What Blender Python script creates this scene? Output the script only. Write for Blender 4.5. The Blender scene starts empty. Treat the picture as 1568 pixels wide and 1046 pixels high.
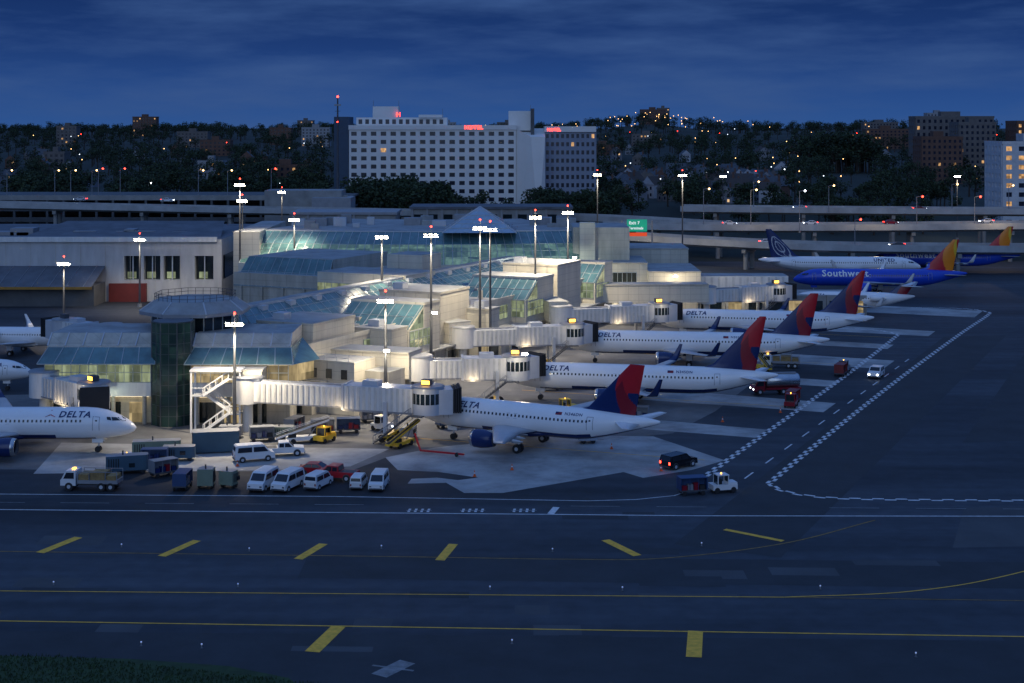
import bpy, bmesh, math, random
from mathutils import Vector, Matrix
from mathutils import noise as mnoise
random.seed(7)
rad=math.radians
sc=bpy.context.scene
sc.view_settings.view_transform='Standard'
sc.view_settings.look='None'
sc.view_settings.exposure=0
V=Vector

# ---------------------------------------------------------------- materials
MATS={}
def mat(name,col=(.5,.5,.5),rough=.6,metal=0.,es=0.,ecol=None,var=.18,scale=.5,bump=0.,spec=.5,streak=False):
    if name in MATS: return MATS[name]
    m=bpy.data.materials.new(name); m.use_nodes=True
    nt=m.node_tree; b=nt.nodes['Principled BSDF']
    b.inputs['Roughness'].default_value=rough; b.inputs['Metallic'].default_value=metal
    b.inputs['Specular IOR Level'].default_value=spec
    tc=nt.nodes.new('ShaderNodeTexCoord')
    mp=nt.nodes.new('ShaderNodeMapping')
    if streak: mp.inputs['Scale'].default_value=(1,1,.18)
    nz=nt.nodes.new('ShaderNodeTexNoise'); nz.inputs['Scale'].default_value=scale
    nz.inputs['Detail'].default_value=5; nz.inputs['Roughness'].default_value=.65
    mr=nt.nodes.new('ShaderNodeMapRange')
    mr.inputs['From Min'].default_value=.3; mr.inputs['From Max'].default_value=.7
    mr.inputs['To Min'].default_value=1-var; mr.inputs['To Max'].default_value=1+var*.5
    vm=nt.nodes.new('ShaderNodeVectorMath'); vm.operation='SCALE'; vm.inputs[0].default_value=col
    L=nt.links.new
    L(tc.outputs['Object'],mp.inputs['Vector']); L(mp.outputs['Vector'],nz.inputs['Vector'])
    L(nz.outputs['Fac'],mr.inputs['Value']); L(mr.outputs['Result'],vm.inputs['Scale']); L(vm.outputs['Vector'],b.inputs['Base Color'])
    if bump:
        bp=nt.nodes.new('ShaderNodeBump'); bp.inputs['Strength'].default_value=bump
        L(nz.outputs['Fac'],bp.inputs['Height']); L(bp.outputs['Normal'],b.inputs['Normal'])
    if es:
        b.inputs['Emission Color'].default_value=(*(ecol or col),1); b.inputs['Emission Strength'].default_value=es
        m.cycles.emission_sampling='NONE'
    MATS[name]=m; return m

def lit_glass(name,base,ecol,es,cell=(1.5,1.5,1.4),lo=.25,rough=.15):
    """window glass with rooms lit behind it: brightness changes from bay to bay"""
    m=bpy.data.materials.new(name); m.use_nodes=True; m.cycles.emission_sampling='NONE'
    nt=m.node_tree; b=nt.nodes['Principled BSDF']; L=nt.links.new
    b.inputs['Base Color'].default_value=(*base,1); b.inputs['Roughness'].default_value=rough
    tc=nt.nodes.new('ShaderNodeTexCoord')
    sn=nt.nodes.new('ShaderNodeVectorMath'); sn.operation='SNAP'; sn.inputs[1].default_value=cell
    wn=nt.nodes.new('ShaderNodeTexWhiteNoise'); wn.noise_dimensions='3D'
    nz=nt.nodes.new('ShaderNodeTexNoise'); nz.inputs['Scale'].default_value=1.3; nz.inputs['Detail'].default_value=2
    mr=nt.nodes.new('ShaderNodeMapRange'); mr.inputs['To Min'].default_value=lo; mr.inputs['To Max'].default_value=1.
    m2=nt.nodes.new('ShaderNodeMapRange'); m2.inputs['From Min'].default_value=.3; m2.inputs['From Max'].default_value=.7
    m2.inputs['To Min'].default_value=.55; m2.inputs['To Max'].default_value=1.25
    mpz=nt.nodes.new('ShaderNodeMapping'); mpz.inputs['Scale'].default_value=(1,1,.35)
    mu=nt.nodes.new('ShaderNodeMath'); mu.operation='MULTIPLY'
    mu2=nt.nodes.new('ShaderNodeMath'); mu2.operation='MULTIPLY'; mu2.inputs[1].default_value=es
    L(tc.outputs['Object'],sn.inputs[0]); L(sn.outputs[0],wn.inputs['Vector']); L(wn.outputs['Value'],mr.inputs['Value'])
    L(tc.outputs['Object'],mpz.inputs['Vector']); L(mpz.outputs[0],nz.inputs['Vector']); L(nz.outputs['Fac'],m2.inputs['Value'])
    L(mr.outputs[0],mu.inputs[0]); L(m2.outputs[0],mu.inputs[1]); L(mu.outputs[0],mu2.inputs[0])
    L(mu2.outputs[0],b.inputs['Emission Strength'])
    b.inputs['Emission Color'].default_value=(*ecol,1)
    MATS[name]=m; return m

def panel_seams(m,pz=1.25,px=2.4,dark=.72):
    """joints between cladding panels, as thin darker lines in wall coordinates"""
    nt=m.node_tree; b=nt.nodes['Principled BSDF']; L=nt.links.new
    src=b.inputs['Base Color'].links[0].from_socket
    tc=nt.nodes.new('ShaderNodeTexCoord'); sp=nt.nodes.new('ShaderNodeSeparateXYZ'); L(tc.outputs['Object'],sp.inputs[0])
    def M(op,a,b_=None):
        n=nt.nodes.new('ShaderNodeMath'); n.operation=op
        if hasattr(a,'is_linked'): L(a,n.inputs[0])
        else: n.inputs[0].default_value=a
        if b_ is not None:
            if hasattr(b_,'is_linked'): L(b_,n.inputs[1])
            else: n.inputs[1].default_value=b_
        return n.outputs[0]
    z=M('LESS_THAN',M('FRACT',M('DIVIDE',sp.outputs['Z'],pz)),.06)
    xy=M('ADD',M('MULTIPLY',sp.outputs['X'],1.0),M('MULTIPLY',sp.outputs['Y'],1.3))
    x=M('LESS_THAN',M('FRACT',M('DIVIDE',xy,px)),.035)
    k=M('MAXIMUM',z,x); f=M('SUBTRACT',1.,M('MULTIPLY',k,1-dark))
    vm=nt.nodes.new('ShaderNodeVectorMath'); vm.operation='SCALE'; L(src,vm.inputs[0]); L(f,vm.inputs['Scale']); L(vm.outputs['Vector'],b.inputs['Base Color'])

M_cream=mat('cream_panel',(.62,.58,.48),.6,var=.2,scale=.35,streak=True)
M_cream2=mat('cream_panel_weathered',(.48,.45,.38),.7,var=.3,scale=.5,streak=True)
M_white=mat('white_paint',(.74,.74,.74),.35,var=.07,scale=.6)
M_jb=mat('jet_bridge_panel',(.72,.71,.68),.45,var=.2,scale=.8,streak=True)
M_jb2=mat('jet_bridge_rib',(.56,.56,.54),.5,var=.2,scale=.8)
M_grey=mat('grey_metal',(.27,.28,.3),.5,metal=.2,var=.2)
M_dgrey=mat('dark_grey',(.07,.075,.085),.6,var=.3)
M_black=mat('rubber_black',(.018,.018,.02),.7,var=.3)
M_roof=mat('roof_membrane',(.33,.34,.34),.8,var=.35,scale=.25)
M_roofd=mat('roof_dark',(.13,.14,.16),.8,var=.35,scale=.2)
M_teal=mat('teal_roof_glass',(.085,.18,.195),.2,metal=.0,var=.45,scale=.35,spec=.85)
M_mull=mat('mullion_grey',(.38,.42,.43),.4,metal=.3)
M_dkglass=mat('dark_glass',(.012,.022,.028),.1,spec=.8,var=.4)
M_conc=mat('concrete_grey',(.30,.30,.29),.8,var=.25,scale=.3)
M_concd=mat('concrete_dark',(.11,.115,.12),.85,var=.3,scale=.2)
M_navy=mat('navy_paint',(.008,.024,.11),.25,var=.1)
M_red=mat('red_paint',(.5,.012,.022),.3,var=.1)
M_dred=mat('dark_red_paint',(.24,.008,.02),.3,var=.1)
M_steel=mat('bare_steel',(.55,.56,.58),.25,metal=.9)
M_wing=mat('wing_grey',(.42,.44,.47),.35,var=.12)
M_acw=mat('aircraft_white',(.82,.82,.82),.22,var=.05,scale=.4)
M_win=mat('cabin_window',(.02,.025,.035),.1,var=.1)
M_blue=mat('blue_paint',(.015,.065,.52),.25,var=.1)
M_orange=mat('orange_paint',(.85,.24,.01),.3,var=.1)
M_yellow=mat('yellow_paint',(.78,.48,.03),.5,var=.15)
M_wgrey=mat('light_grey_paint',(.5,.52,.55),.3,var=.1)
G_green=lit_glass('lounge_glass',(.02,.04,.04),(.75,.85,.48),.4)
G_warm=lit_glass('lounge_glass_warm',(.03,.03,.02),(1.,.75,.38),.55)
G_head=lit_glass('headhouse_glass',(.05,.11,.12),(.45,.78,.55),.24,cell=(2.5,2.5,1.8),lo=.15)
G_far=lit_glass('hotel_room_lit',(.02,.02,.02),(1.,.55,.22),.9)
M_bwin=mat('hotel_window',(.02,.025,.045),.15,var=.5,scale=.3)
M_hotel=mat('hotel_white',(.8,.77,.73),.7,var=.08,scale=.1)
E_lamp=mat('floodlight_lens',(1,.9,.7),es=60,ecol=(1,.9,.66))
E_lampw=mat('lamp_warm',(1,.7,.3),es=8,ecol=(1,.6,.22))
E_lampc=mat('lamp_cool',(.9,.95,1),es=10,ecol=(.85,.93,1))
E_taxi=mat('taxi_edge_lamp',(.5,.6,1),es=.25,ecol=(.6,.75,1))
E_red=mat('red_light',(1,.05,.03),es=12,ecol=(1,.04,.02))
E_gate=mat('gate_number_sign',(1,.6,.1),es=5,ecol=(1,.5,.06))
E_ceil=mat('ceiling_light',(1,.85,.6),es=3,ecol=(1,.8,.5))
E_dim=mat('dim_window_light',(1,.7,.35),es=.8,ecol=(1,.6,.25))
panel_seams(M_cream); panel_seams(M_cream2,1.6,3.1,.8)

# ---------------------------------------------------------------- mesh builder
class MB:
    def __init__(s,M=None):
        s.v=[];s.f=[];s.mi=[];s.sm=[];s.mats=[];s.M=M or Matrix.Identity(4)
    def add(s,vs,fs,m,smooth=False):
        o=len(s.v)
        s.v+= [s.M@V(p) for p in vs]
        if not isinstance(m,list): m=[m]*len(fs)
        for f,mm in zip(fs,m):
            if mm not in s.mats: s.mats.append(mm)
            s.f.append([i+o for i in f]); s.mi.append(s.mats.index(mm)); s.sm.append(smooth)
    def box(s,x0,x1,y0,y1,z0,z1,m,top=None):
        vs=[(x0,y0,z0),(x1,y0,z0),(x1,y1,z0),(x0,y1,z0),(x0,y0,z1),(x1,y0,z1),(x1,y1,z1),(x0,y1,z1)]
        fs=[(3,2,1,0),(4,5,6,7),(0,1,5,4),(1,2,6,5),(2,3,7,6),(3,0,4,7)]
        s.add(vs,fs,[m,top or m,m,m,m,m])
    def quad(s,a,b,c,d,m): s.add([a,b,c,d],[(0,1,2,3)],m)
    def poly(s,pts,m): s.add(pts,[tuple(range(len(pts)))],m)
    def cyl(s,p,q,r0,r1=None,n=12,m=None,cap=True,smooth=True):
        p=V(p);q=V(q); r1=r0 if r1 is None else r1
        d=(q-p).normalized(); a=V((0,0,1)) if abs(d.z)<.9 else V((1,0,0))
        e=d.cross(a).normalized(); g=d.cross(e)
        off=math.pi/n if n==4 else 0
        vs=[]
        for c,r in((p,r0),(q,r1)):
            for i in range(n):
                t=2*math.pi*i/n+off; vs.append(c+e*math.cos(t)*r+g*math.sin(t)*r)
        fs=[(i,i+n,(i+1)%n+n,(i+1)%n) for i in range(n)]
        s.add(vs,fs,m,smooth and n>5)
        if cap: s.add(vs,[tuple(range(n)),tuple(range(2*n-1,n-1,-1))],m)
    def bar(s,p,q,w,m): s.cyl(p,q,w*.7,n=4,m=m)
    def loft(s,rings,m,cap=True,smooth=True):
        n=len(rings[0]); vs=[p for r in rings for p in r]; fs=[];ms=[]
        for k in range(len(rings)-1):
            for i in range(n):
                fs.append((k*n+i,k*n+(i+1)%n,(k+1)*n+(i+1)%n,(k+1)*n+i))
                ms.append(m(k,i) if callable(m) else m)
        s.add(vs,fs,ms,smooth)
        if cap:
            mm=m(0,0) if callable(m) else m
            s.add(list(rings[0]),[tuple(range(n-1,-1,-1))],mm); s.add(list(rings[-1]),[tuple(range(n))],mm)
    def prism(s,poly,z0,z1,m,top=None):
        n=len(poly); vs=[(x,y,z0) for x,y in poly]+[(x,y,z1) for x,y in poly]
        fs=[(i,(i+1)%n,(i+1)%n+n,i+n) for i in range(n)]
        s.add(vs,fs,m); s.add(vs,[tuple(range(n,2*n)),tuple(range(n-1,-1,-1))],[top or m,m])
    def sphere(s,c,r,m,n=8):
        c=V(c); rings=[]
        for k in range(n//2+1):
            t=-math.pi/2+math.pi*k/(n//2); rr=max(r*math.cos(t),.001)
            rings.append([c+V((rr*math.cos(2*math.pi*i/n),rr*math.sin(2*math.pi*i/n),r*math.sin(t))) for i in range(n)])
        s.loft(rings,m)
    def panel(s,bl,br,tr,tl,nx,nz,g,fm,w=.1):
        bl,br,tr,tl=map(V,(bl,br,tr,tl)); s.quad(bl,br,tr,tl,g)
        for i in range(nx+1):
            t=i/nx; s.bar(bl.lerp(br,t),tl.lerp(tr,t),w,fm)
        for j in range(nz+1):
            t=j/nz; s.bar(bl.lerp(tl,t),br.lerp(tr,t),w,fm)
    def build(s,name,loc=(0,0,0),rz=0.,parent=None):
        me=bpy.data.meshes.new(name); me.from_pydata([tuple(p) for p in s.v],[],s.f)
        for m in s.mats: me.materials.append(m)
        me.polygons.foreach_set('material_index',s.mi); me.polygons.foreach_set('use_smooth',s.sm)
        me.update()
        o=bpy.data.objects.new(name,me); sc.collection.objects.link(o)
        o.location=loc; o.rotation_euler=(0,0,rz)
        if parent: o.parent=parent
        return o

def point_light(name,loc,power,col=(1,.84,.6),r=.4,parent=None):
    l=bpy.data.lights.new(name,'POINT'); l.energy=power; l.color=col; l.shadow_soft_size=r
    o=bpy.data.objects.new(name,l); o.location=loc; sc.collection.objects.link(o)
    if parent: o.parent=parent
    return o

def text_mesh(s,size,shear=0.,bold=.0):
    cu=bpy.data.curves.new('t','FONT'); cu.body=s; cu.size=size; cu.shear=shear; cu.offset=bold; cu.resolution_u=2
    cu.space_character=1.12
    o=bpy.data.objects.new('t',cu); sc.collection.objects.link(o)
    bpy.context.view_layer.update()
    me=bpy.data.meshes.new_from_object(o)
    bm=bmesh.new(); bm.from_mesh(me)
    y=-.3*size
    while y<1.1*size:
        bmesh.ops.bisect_plane(bm,geom=bm.verts[:]+bm.edges[:]+bm.faces[:],plane_co=(0,y,0),plane_no=(0,1,0)); y+=.16
    vs=[tuple(v.co) for v in bm.verts]; bm.verts.index_update()
    fs=[[v.index for v in f.verts] for f in bm.faces]
    bm.free(); bpy.data.objects.remove(o); bpy.data.curves.remove(cu)
    return vs,fs,max([v[0] for v in vs]+[0])

# ---------------------------------------------------------------- camera
cd=bpy.data.cameras.new('camera'); cam=bpy.data.objects.new('camera',cd); sc.collection.objects.link(cam)
cd.lens=52.8; cd.sensor_width=36; cd.shift_y=-.2092; cd.clip_end=20000; cd.clip_start=.5
cam.location=(0,0,42); cam.rotation_euler=(rad(90),0,0); sc.camera=cam

# ---------------------------------------------------------------- world
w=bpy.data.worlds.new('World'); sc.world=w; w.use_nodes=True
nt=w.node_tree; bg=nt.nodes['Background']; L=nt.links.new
tc=nt.nodes.new('ShaderNodeTexCoord'); sep=nt.nodes.new('ShaderNodeSeparateXYZ')
L(tc.outputs['Generated'],sep.inputs[0])
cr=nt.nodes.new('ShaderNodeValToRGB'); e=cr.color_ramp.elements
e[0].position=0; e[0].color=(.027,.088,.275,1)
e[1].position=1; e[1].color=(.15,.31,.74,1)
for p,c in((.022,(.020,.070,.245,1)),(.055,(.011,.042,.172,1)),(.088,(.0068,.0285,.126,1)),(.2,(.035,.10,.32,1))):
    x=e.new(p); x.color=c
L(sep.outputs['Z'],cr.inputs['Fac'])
mp=nt.nodes.new('ShaderNodeMapping'); mp.inputs['Scale'].default_value=(5,5,30)
mp.inputs['Rotation'].default_value=(0,rad(1.5),0)
nz=nt.nodes.new('ShaderNodeTexNoise'); nz.inputs['Scale'].default_value=1.7; nz.inputs['Detail'].default_value=7; nz.inputs['Roughness'].default_value=.55
L(tc.outputs['Generated'],mp.inputs['Vector']); L(mp.outputs['Vector'],nz.inputs['Vector'])
mr=nt.nodes.new('ShaderNodeMapRange'); mr.inputs['From Min'].default_value=.40; mr.inputs['From Max'].default_value=.76
mr.inputs['To Min'].default_value=0; mr.inputs['To Max'].default_value=1.
L(nz.outputs['Fac'],mr.inputs['Value'])
mx=nt.nodes.new('ShaderNodeMixRGB'); mx.inputs['Color2'].default_value=(.038,.09,.25,1)
L(mr.outputs[0],mx.inputs['Fac']); L(cr.outputs['Color'],mx.inputs['Color1'])
sky=nt.nodes.new('ShaderNodeTexSky'); sky.sky_type='NISHITA'; sky.sun_disc=False
sky.sun_elevation=rad(1.0); sky.sun_rotation=rad(180)
sk=nt.nodes.new('ShaderNodeVectorMath'); sk.operation='MULTIPLY'; sk.inputs[1].default_value=(.0008,.0016,.005)
L(sky.outputs[0],sk.inputs[0])
ad=nt.nodes.new('ShaderNodeVectorMath'); ad.operation='ADD'
L(mx.outputs[0],ad.inputs[0]); L(sk.outputs[0],ad.inputs[1])
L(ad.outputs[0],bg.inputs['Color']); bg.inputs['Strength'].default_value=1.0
# last afterglow of the sun behind the viewer
sl=bpy.data.lights.new('sun','SUN'); sl.energy=.42; sl.angle=rad(50); sl.color=(.6,.78,1)
so=bpy.data.objects.new('sun',sl); so.rotation_euler=(rad(70),0,rad(-12)); sc.collection.objects.link(so)

# ---------------------------------------------------------------- terrain
def sstep(a,b,x):
    t=min(max((x-a)/(b-a),0),1); return t*t*(3-2*t)
def H(x,y):
    if y<560: return 0.
    h=7*sstep(560,660,y)+23*sstep(660,2000,y)
    h+=16*math.exp(-((x-185)/75)**2-((y-2050)/260)**2)
    h+=6*math.exp(-((x-470)/200)**2-((y-1900)/260)**2)
    h+=sstep(700,1200,y)*3*mnoise.noise(V((x*.006,y*.006,0)))
    return h
def asphalt_mat():
    m=bpy.data.materials.new('asphalt'); m.use_nodes=True; nt=m.node_tree; b=nt.nodes['Principled BSDF']; L=nt.links.new
    tc=nt.nodes.new('ShaderNodeTexCoord')
    def nzn(scale,sx=1,sy=1,det=5):
        mp=nt.nodes.new('ShaderNodeMapping'); mp.inputs['Scale'].default_value=(sx,sy,1)
        n=nt.nodes.new('ShaderNodeTexNoise'); n.inputs['Scale'].default_value=scale; n.inputs['Detail'].default_value=det
        L(tc.outputs['Object'],mp.inputs['Vector']); L(mp.outputs[0],n.inputs['Vector']); return n
    n1=nzn(.03,.35,1.6); n2=nzn(.5); n3=nzn(.12,.12,3.)
    def rng(n,a,b_,c,d):
        r=nt.nodes.new('ShaderNodeMapRange'); r.inputs['From Min'].default_value=a; r.inputs['From Max'].default_value=b_
        r.inputs['To Min'].default_value=c; r.inputs['To Max'].default_value=d; L(n.outputs['Fac'],r.inputs['Value']); return r
    r1=rng(n1,.35,.65,.55,1.4); r2=rng(n2,.3,.7,.82,1.15); r3=rng(n3,.35,.65,.82,1.18)
    a=nt.nodes.new('ShaderNodeMath'); a.operation='MULTIPLY'; c=nt.nodes.new('ShaderNodeMath'); c.operation='MULTIPLY'
    L(r1.outputs[0],a.inputs[0]); L(r2.outputs[0],a.inputs[1]); L(a.outputs[0],c.inputs[0]); L(r3.outputs[0],c.inputs[1])
    vm=nt.nodes.new('ShaderNodeVectorMath'); vm.operation='SCALE'; vm.inputs[0].default_value=(.041,.048,.059)
    L(c.outputs[0],vm.inputs['Scale']); L(vm.outputs[0],b.inputs['Base Color'])
    b.inputs['Roughness'].default_value=.75; b.inputs['Specular IOR Level'].default_value=.3
    return m
M_asph=asphalt_mat()
M_land=mat('dark_land',(.025,.033,.024),.95,var=.5,scale=.02)
M_road=mat('road_asphalt',(.085,.085,.09),.8,var=.25,scale=.1)
xs=[-7000,-4000,-2500,-1600,-1100]+[i*25 for i in range(-32,33)]+[1100,1600,2500,4000,7000]
ys=[-600,-200,0,100,200,300,400,470,520,560]+[580+i*25 for i in range(80)]+[2700,3000,3500,4500,6500,10000,15000]
gb=MB(); vs=[(x,y,H(x,y)) for y in ys for x in xs]; nx=len(xs); fs=[];ms=[]
for j in range(len(ys)-1):
    for i in range(nx-1):
        fs.append((j*nx+i,j*nx+i+1,(j+1)*nx+i+1,(j+1)*nx+i)); ms.append(M_asph if ys[j]<470 and abs(xs[i])<500 else M_land)
gb.add(vs,fs,ms,True); gb.build('ground')

# apron concrete stands
M_slab=mat('apron_concrete',(.38,.38,.37),.8,var=.5,scale=.16)
M_slab2=mat('apron_concrete_dark',(.16,.16,.16),.8,var=.5,scale=.12)
M_patch=mat('asphalt_patch',(.032,.036,.042),.85,var=.3,scale=.2)
M_patch2=mat('asphalt_patch_light',(.068,.073,.08),.85,var=.3,scale=.1)
PA=rad(-25.1)
PO=V((-30,215,0)); PU=V((.425,.905,0)); PV=V((.905,-.425,0))
PM=Matrix.Translation(PO)@Matrix.Rotation(PA,4,'Z')
def pw(a,b,z=0): return PO+PV*a+PU*b+V((0,0,z))
ab=MB()
def gpoly(pts,z,m): ab.poly([(x,y,z) for x,y in pts],m)
gpoly([(-80,185),(-20,183),(-16,191),(8,200),(22,206),(30,222),(60,300),(0,330),(-40,240),(-85,235)],.006,M_slab2)
gpoly([(-16.1,191),(-10,197),(6,205),(19.2,204),(26.8,189.4),(22,184),(15.7,179.9),(13.6,182.9),(-1,172.5),(-5.5,172.5),(-8,177.9),(-4,180),(-9,183),(-14,184)],.012,M_slab)
gpoly([(-12.3,177),(-8,177.4),(-6,178.5),(-9,180),(-12,179.4)],.011,M_slab)
gpoly([(-58,182),(-44,183),(-30,184),(-20,186),(-16,196),(-60,200)],.011,M_slab)
for b0,b1,a0,a1 in((14,22,30,62),(36,46,34,66),(58,66,30,62),(80,92,34,66),(104,112,30,62),(125,135,30,66),(160,175,30,70)):
    gpoly([tuple(pw(a,b).xy) for a,b in((a0,b0),(a1,b0+2),(a1,b1),(a0,b1))],.013,M_slab)
gpoly([tuple(pw(a,b).xy) for a,b in((69,-38),(80,-38),(80,135),(69,128))],.009,M_patch)
gpoly([(60,200),(150,215),(170,330),(118,330)],.006,M_patch)
gpoly([(44,150),(75,152),(75,166),(50,166)],.006,M_patch2)
gpoly([(-20,140),(60,136),(60,144.6),(-20,147.5)],.006,M_patch)
gpoly([(-70,113),(70,108),(70,122),(-70,126)],.006,M_patch)
for _ in range(26):
    x=random.uniform(-55,60); y=random.uniform(112,168); w_=random.uniform(2,9); h_=random.uniform(.8,3)
    gpoly([(x,y),(x+w_,y-.04*w_),(x+w_,y+h_),(x,y+h_+.03*w_)],.0075+random.random()*.001,random.choice([M_patch,M_patch2]))
ab.build('apron_pavement')
gr=MB(); M_grass=mat('grass',(.03,.06,.018),.95,var=.5,scale=.8)
gp=[(-75,122),(-41,119.4),(-30,118.6),(-22,117),(-17,114.5),(-15,111),(-14,90),(-75,90)]
gr.poly([(x,y,.02) for x,y in gp],M_grass)
for _ in range(9000):
    x=random.uniform(-48,-14); y=random.uniform(108,119.5)
    lim=119.4 if x<-36 else 119.4-(x+36)*.28
    if y>lim: continue
    h=random.uniform(.1,.3); a=random.uniform(0,3.1); dx=.06*math.cos(a); dy=.06*math.sin(a)
    gr.add([(x-dx,y-dy,.02),(x+dx,y+dy,.02),(x+random.uniform(-.08,.08),y+random.uniform(-.08,.08),h)],[(0,1,2)],M_grass)
gr.build('grass')

# ---------------------------------------------------------------- markings
M_mw=mat('marking_white',(.72,.72,.72),.7,var=.35,scale=1.5)
M_my=mat('marking_yellow',(.95,.50,.04),.7,var=.3,scale=1.5)
M_myf=mat('marking_yellow_worn',(.34,.19,.04),.75,var=.5,scale=1.2)
M_mwf=mat('marking_white_worn',(.26,.26,.26),.75,var=.5,scale=1.2)
def catmull(P,n=12):
    P=[V((p[0],p[1])) for p in P]; Q=[P[0]*2-P[1]]+P+[P[-1]*2-P[-2]]; out=[]
    for i in range(1,len(Q)-2):
        for k in range(n):
            t=k/n
            out.append(.5*((2*Q[i])+(Q[i+1]-Q[i-1])*t+(2*Q[i-1]-5*Q[i]+4*Q[i+1]-Q[i+2])*t*t+(3*Q[i]-Q[i-1]-3*Q[i+1]+Q[i+2])*t**3))
    out.append(P[-1]); return out
def resample(P,step):
    out=[P[0]]; acc=0
    for a,b in zip(P,P[1:]):
        d=(b-a).length
        while acc+d>=step:
            t=(step-acc)/d; a=a.lerp(b,t); out.append(a.copy()); d=(b-a).length; acc=0
        acc+=d
    return out
mk=MB()
def ribbon(mb,P,w,z,m,off=0.):
    P=[V((p[0],p[1])) for p in P]; n=len(P); vs=[]
    for i in range(n):
        t=(P[min(i+1,n-1)]-P[max(i-1,0)]).normalized(); nn=V((-t.y,t.x))
        vs+= [(*(P[i]+nn*(off-w/2)),z),(*(P[i]+nn*(off+w/2)),z)]
    mb.add(vs,[(2*i,2*i+2,2*i+3,2*i+1) for i in range(n-1)],m)
def zipper(P,z=.02):
    Q=resample(catmull(P),1.3)
    for i in range(len(Q)-1):
        s=1 if i%2 else -1
        ribbon(mk,[Q[i],Q[i+1]],.44,z,M_mw,off=.22*s)
zipper([(22.5,178.5),(24.5,183.5),(42,222),(60,262),(76,299),(78,305),(75,311),(66,314)])
zipper([(57.6,168.9),(45,169.3),(36,170.2),(31.8,172.8),(30.6,176.5),(33,183),(60,241),(90,303),(106,335),(108,342),(104,348),(92,350)])
for k in range(12):
    a=V((27.8,179.5)); d=V((.43,.903)); p=a+d*(k*9); ribbon(mk,[p,p+d*3.6],.22,.02,M_mw)
ribbon(mk,[(-75,172.4),(-20,170.8),(8.5,168.8),(14,169.4),(18.5,171.2),(20.5,173.5),(22.3,177.7)],.2,.02,M_mw)
ribbon(mk,[(-75,165.6),(4,162.9),(20,162.3),(60,162.1)],.26,.02,M_mw)
for k in range(14):
    x=-60+k*9.5
    if 18<x<31 or -17<x<6: continue
    ribbon(mk,[(x,168.2-(x+60)*.026),(x+5.5,168.05-(x+60)*.026)],.16,.02,M_mwf)
for cx in (-10.2,-4.3,1.3):
    for i in range(4):
        x=cx-1.1+i*.7; ribbon(mk,[(x,163.9),(x+.1,165.3)],.28,.02,M_mw)
    ribbon(mk,[(cx-1.4,164.6),(cx+1.4,164.6)],.25,.024,M_mwf)
ribbon(mk,[(4.2,163.1),(4.9,166.)],.75,.021,M_mw)
ribbon(mk,catmull([(-75,149.9),(-40,148.2),(-10,146.8),(5,146.),(15,146.4),(27.5,151.6),(38.8,160.5)]),.2,.02,M_myf)
ribbon(mk,[(-75,136.8),(-46,136),(0,134.8),(24.3,134.2)],.18,.02,M_my)
ribbon(mk,catmull([(24.3,134.2),(36.4,136),(48.4,142),(70,158)]),.18,.02,M_my)
ribbon(mk,[(24.3,134.2),(50,133),(80,132)],.14,.019,M_myf)
ribbon(mk,[(-75,129.2),(75,122.3)],.22,.02,M_my)
for p,q,wd in (((-46.6,148.2),(-44.4,153.8),1.0),((-34.3,147),(-32,152.6),.95),((-20.8,146.),(-19,151.4),.95),((-7,145.6),(-5.9,151.3),.95),((9.5,152.8),(12.3,147.2),.95),((22.2,156.8),(27.5,152.4),.7),((-16,120.2),(-14.6,126.3),1.25),((14.4,119),(15.3,125.2),1.25)):
    ribbon(mk,[p,q],wd,.026,M_my)
ribbon(mk,[(-10.2,115),(-8.2,118)],1.5,.02,M_mwf); ribbon(mk,[(-10.9,117.2),(-7.6,116.)],.3,.024,M_mwf)
for b in (-2,38,82,120): ribbon(mk,[tuple(pw(18,b-2).xy),tuple(pw(60,b+2).xy)],.18,.022,M_my)
mk.build('road_marking')
for i,(x,y) in enumerate([(-39,150),(-26,148.6),(-13,149.5),(4,148.4),(19,150.5),(-42,137.6),(-25,137),(-2,136.2),(10,136),(28,136.4),(-30,121.5),(-25,121),(0,122),(32,119)]):
    t=MB(); t.cyl((0,0,.02),(0,0,.06),.16,.14,10,M_dgrey); t.cyl((0,0,.06),(0,0,.3),.05,.05,8,M_grey); t.sphere((0,0,.36),.08,E_taxi,8)
    t.build('taxiway_light',(x,y,0))

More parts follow.
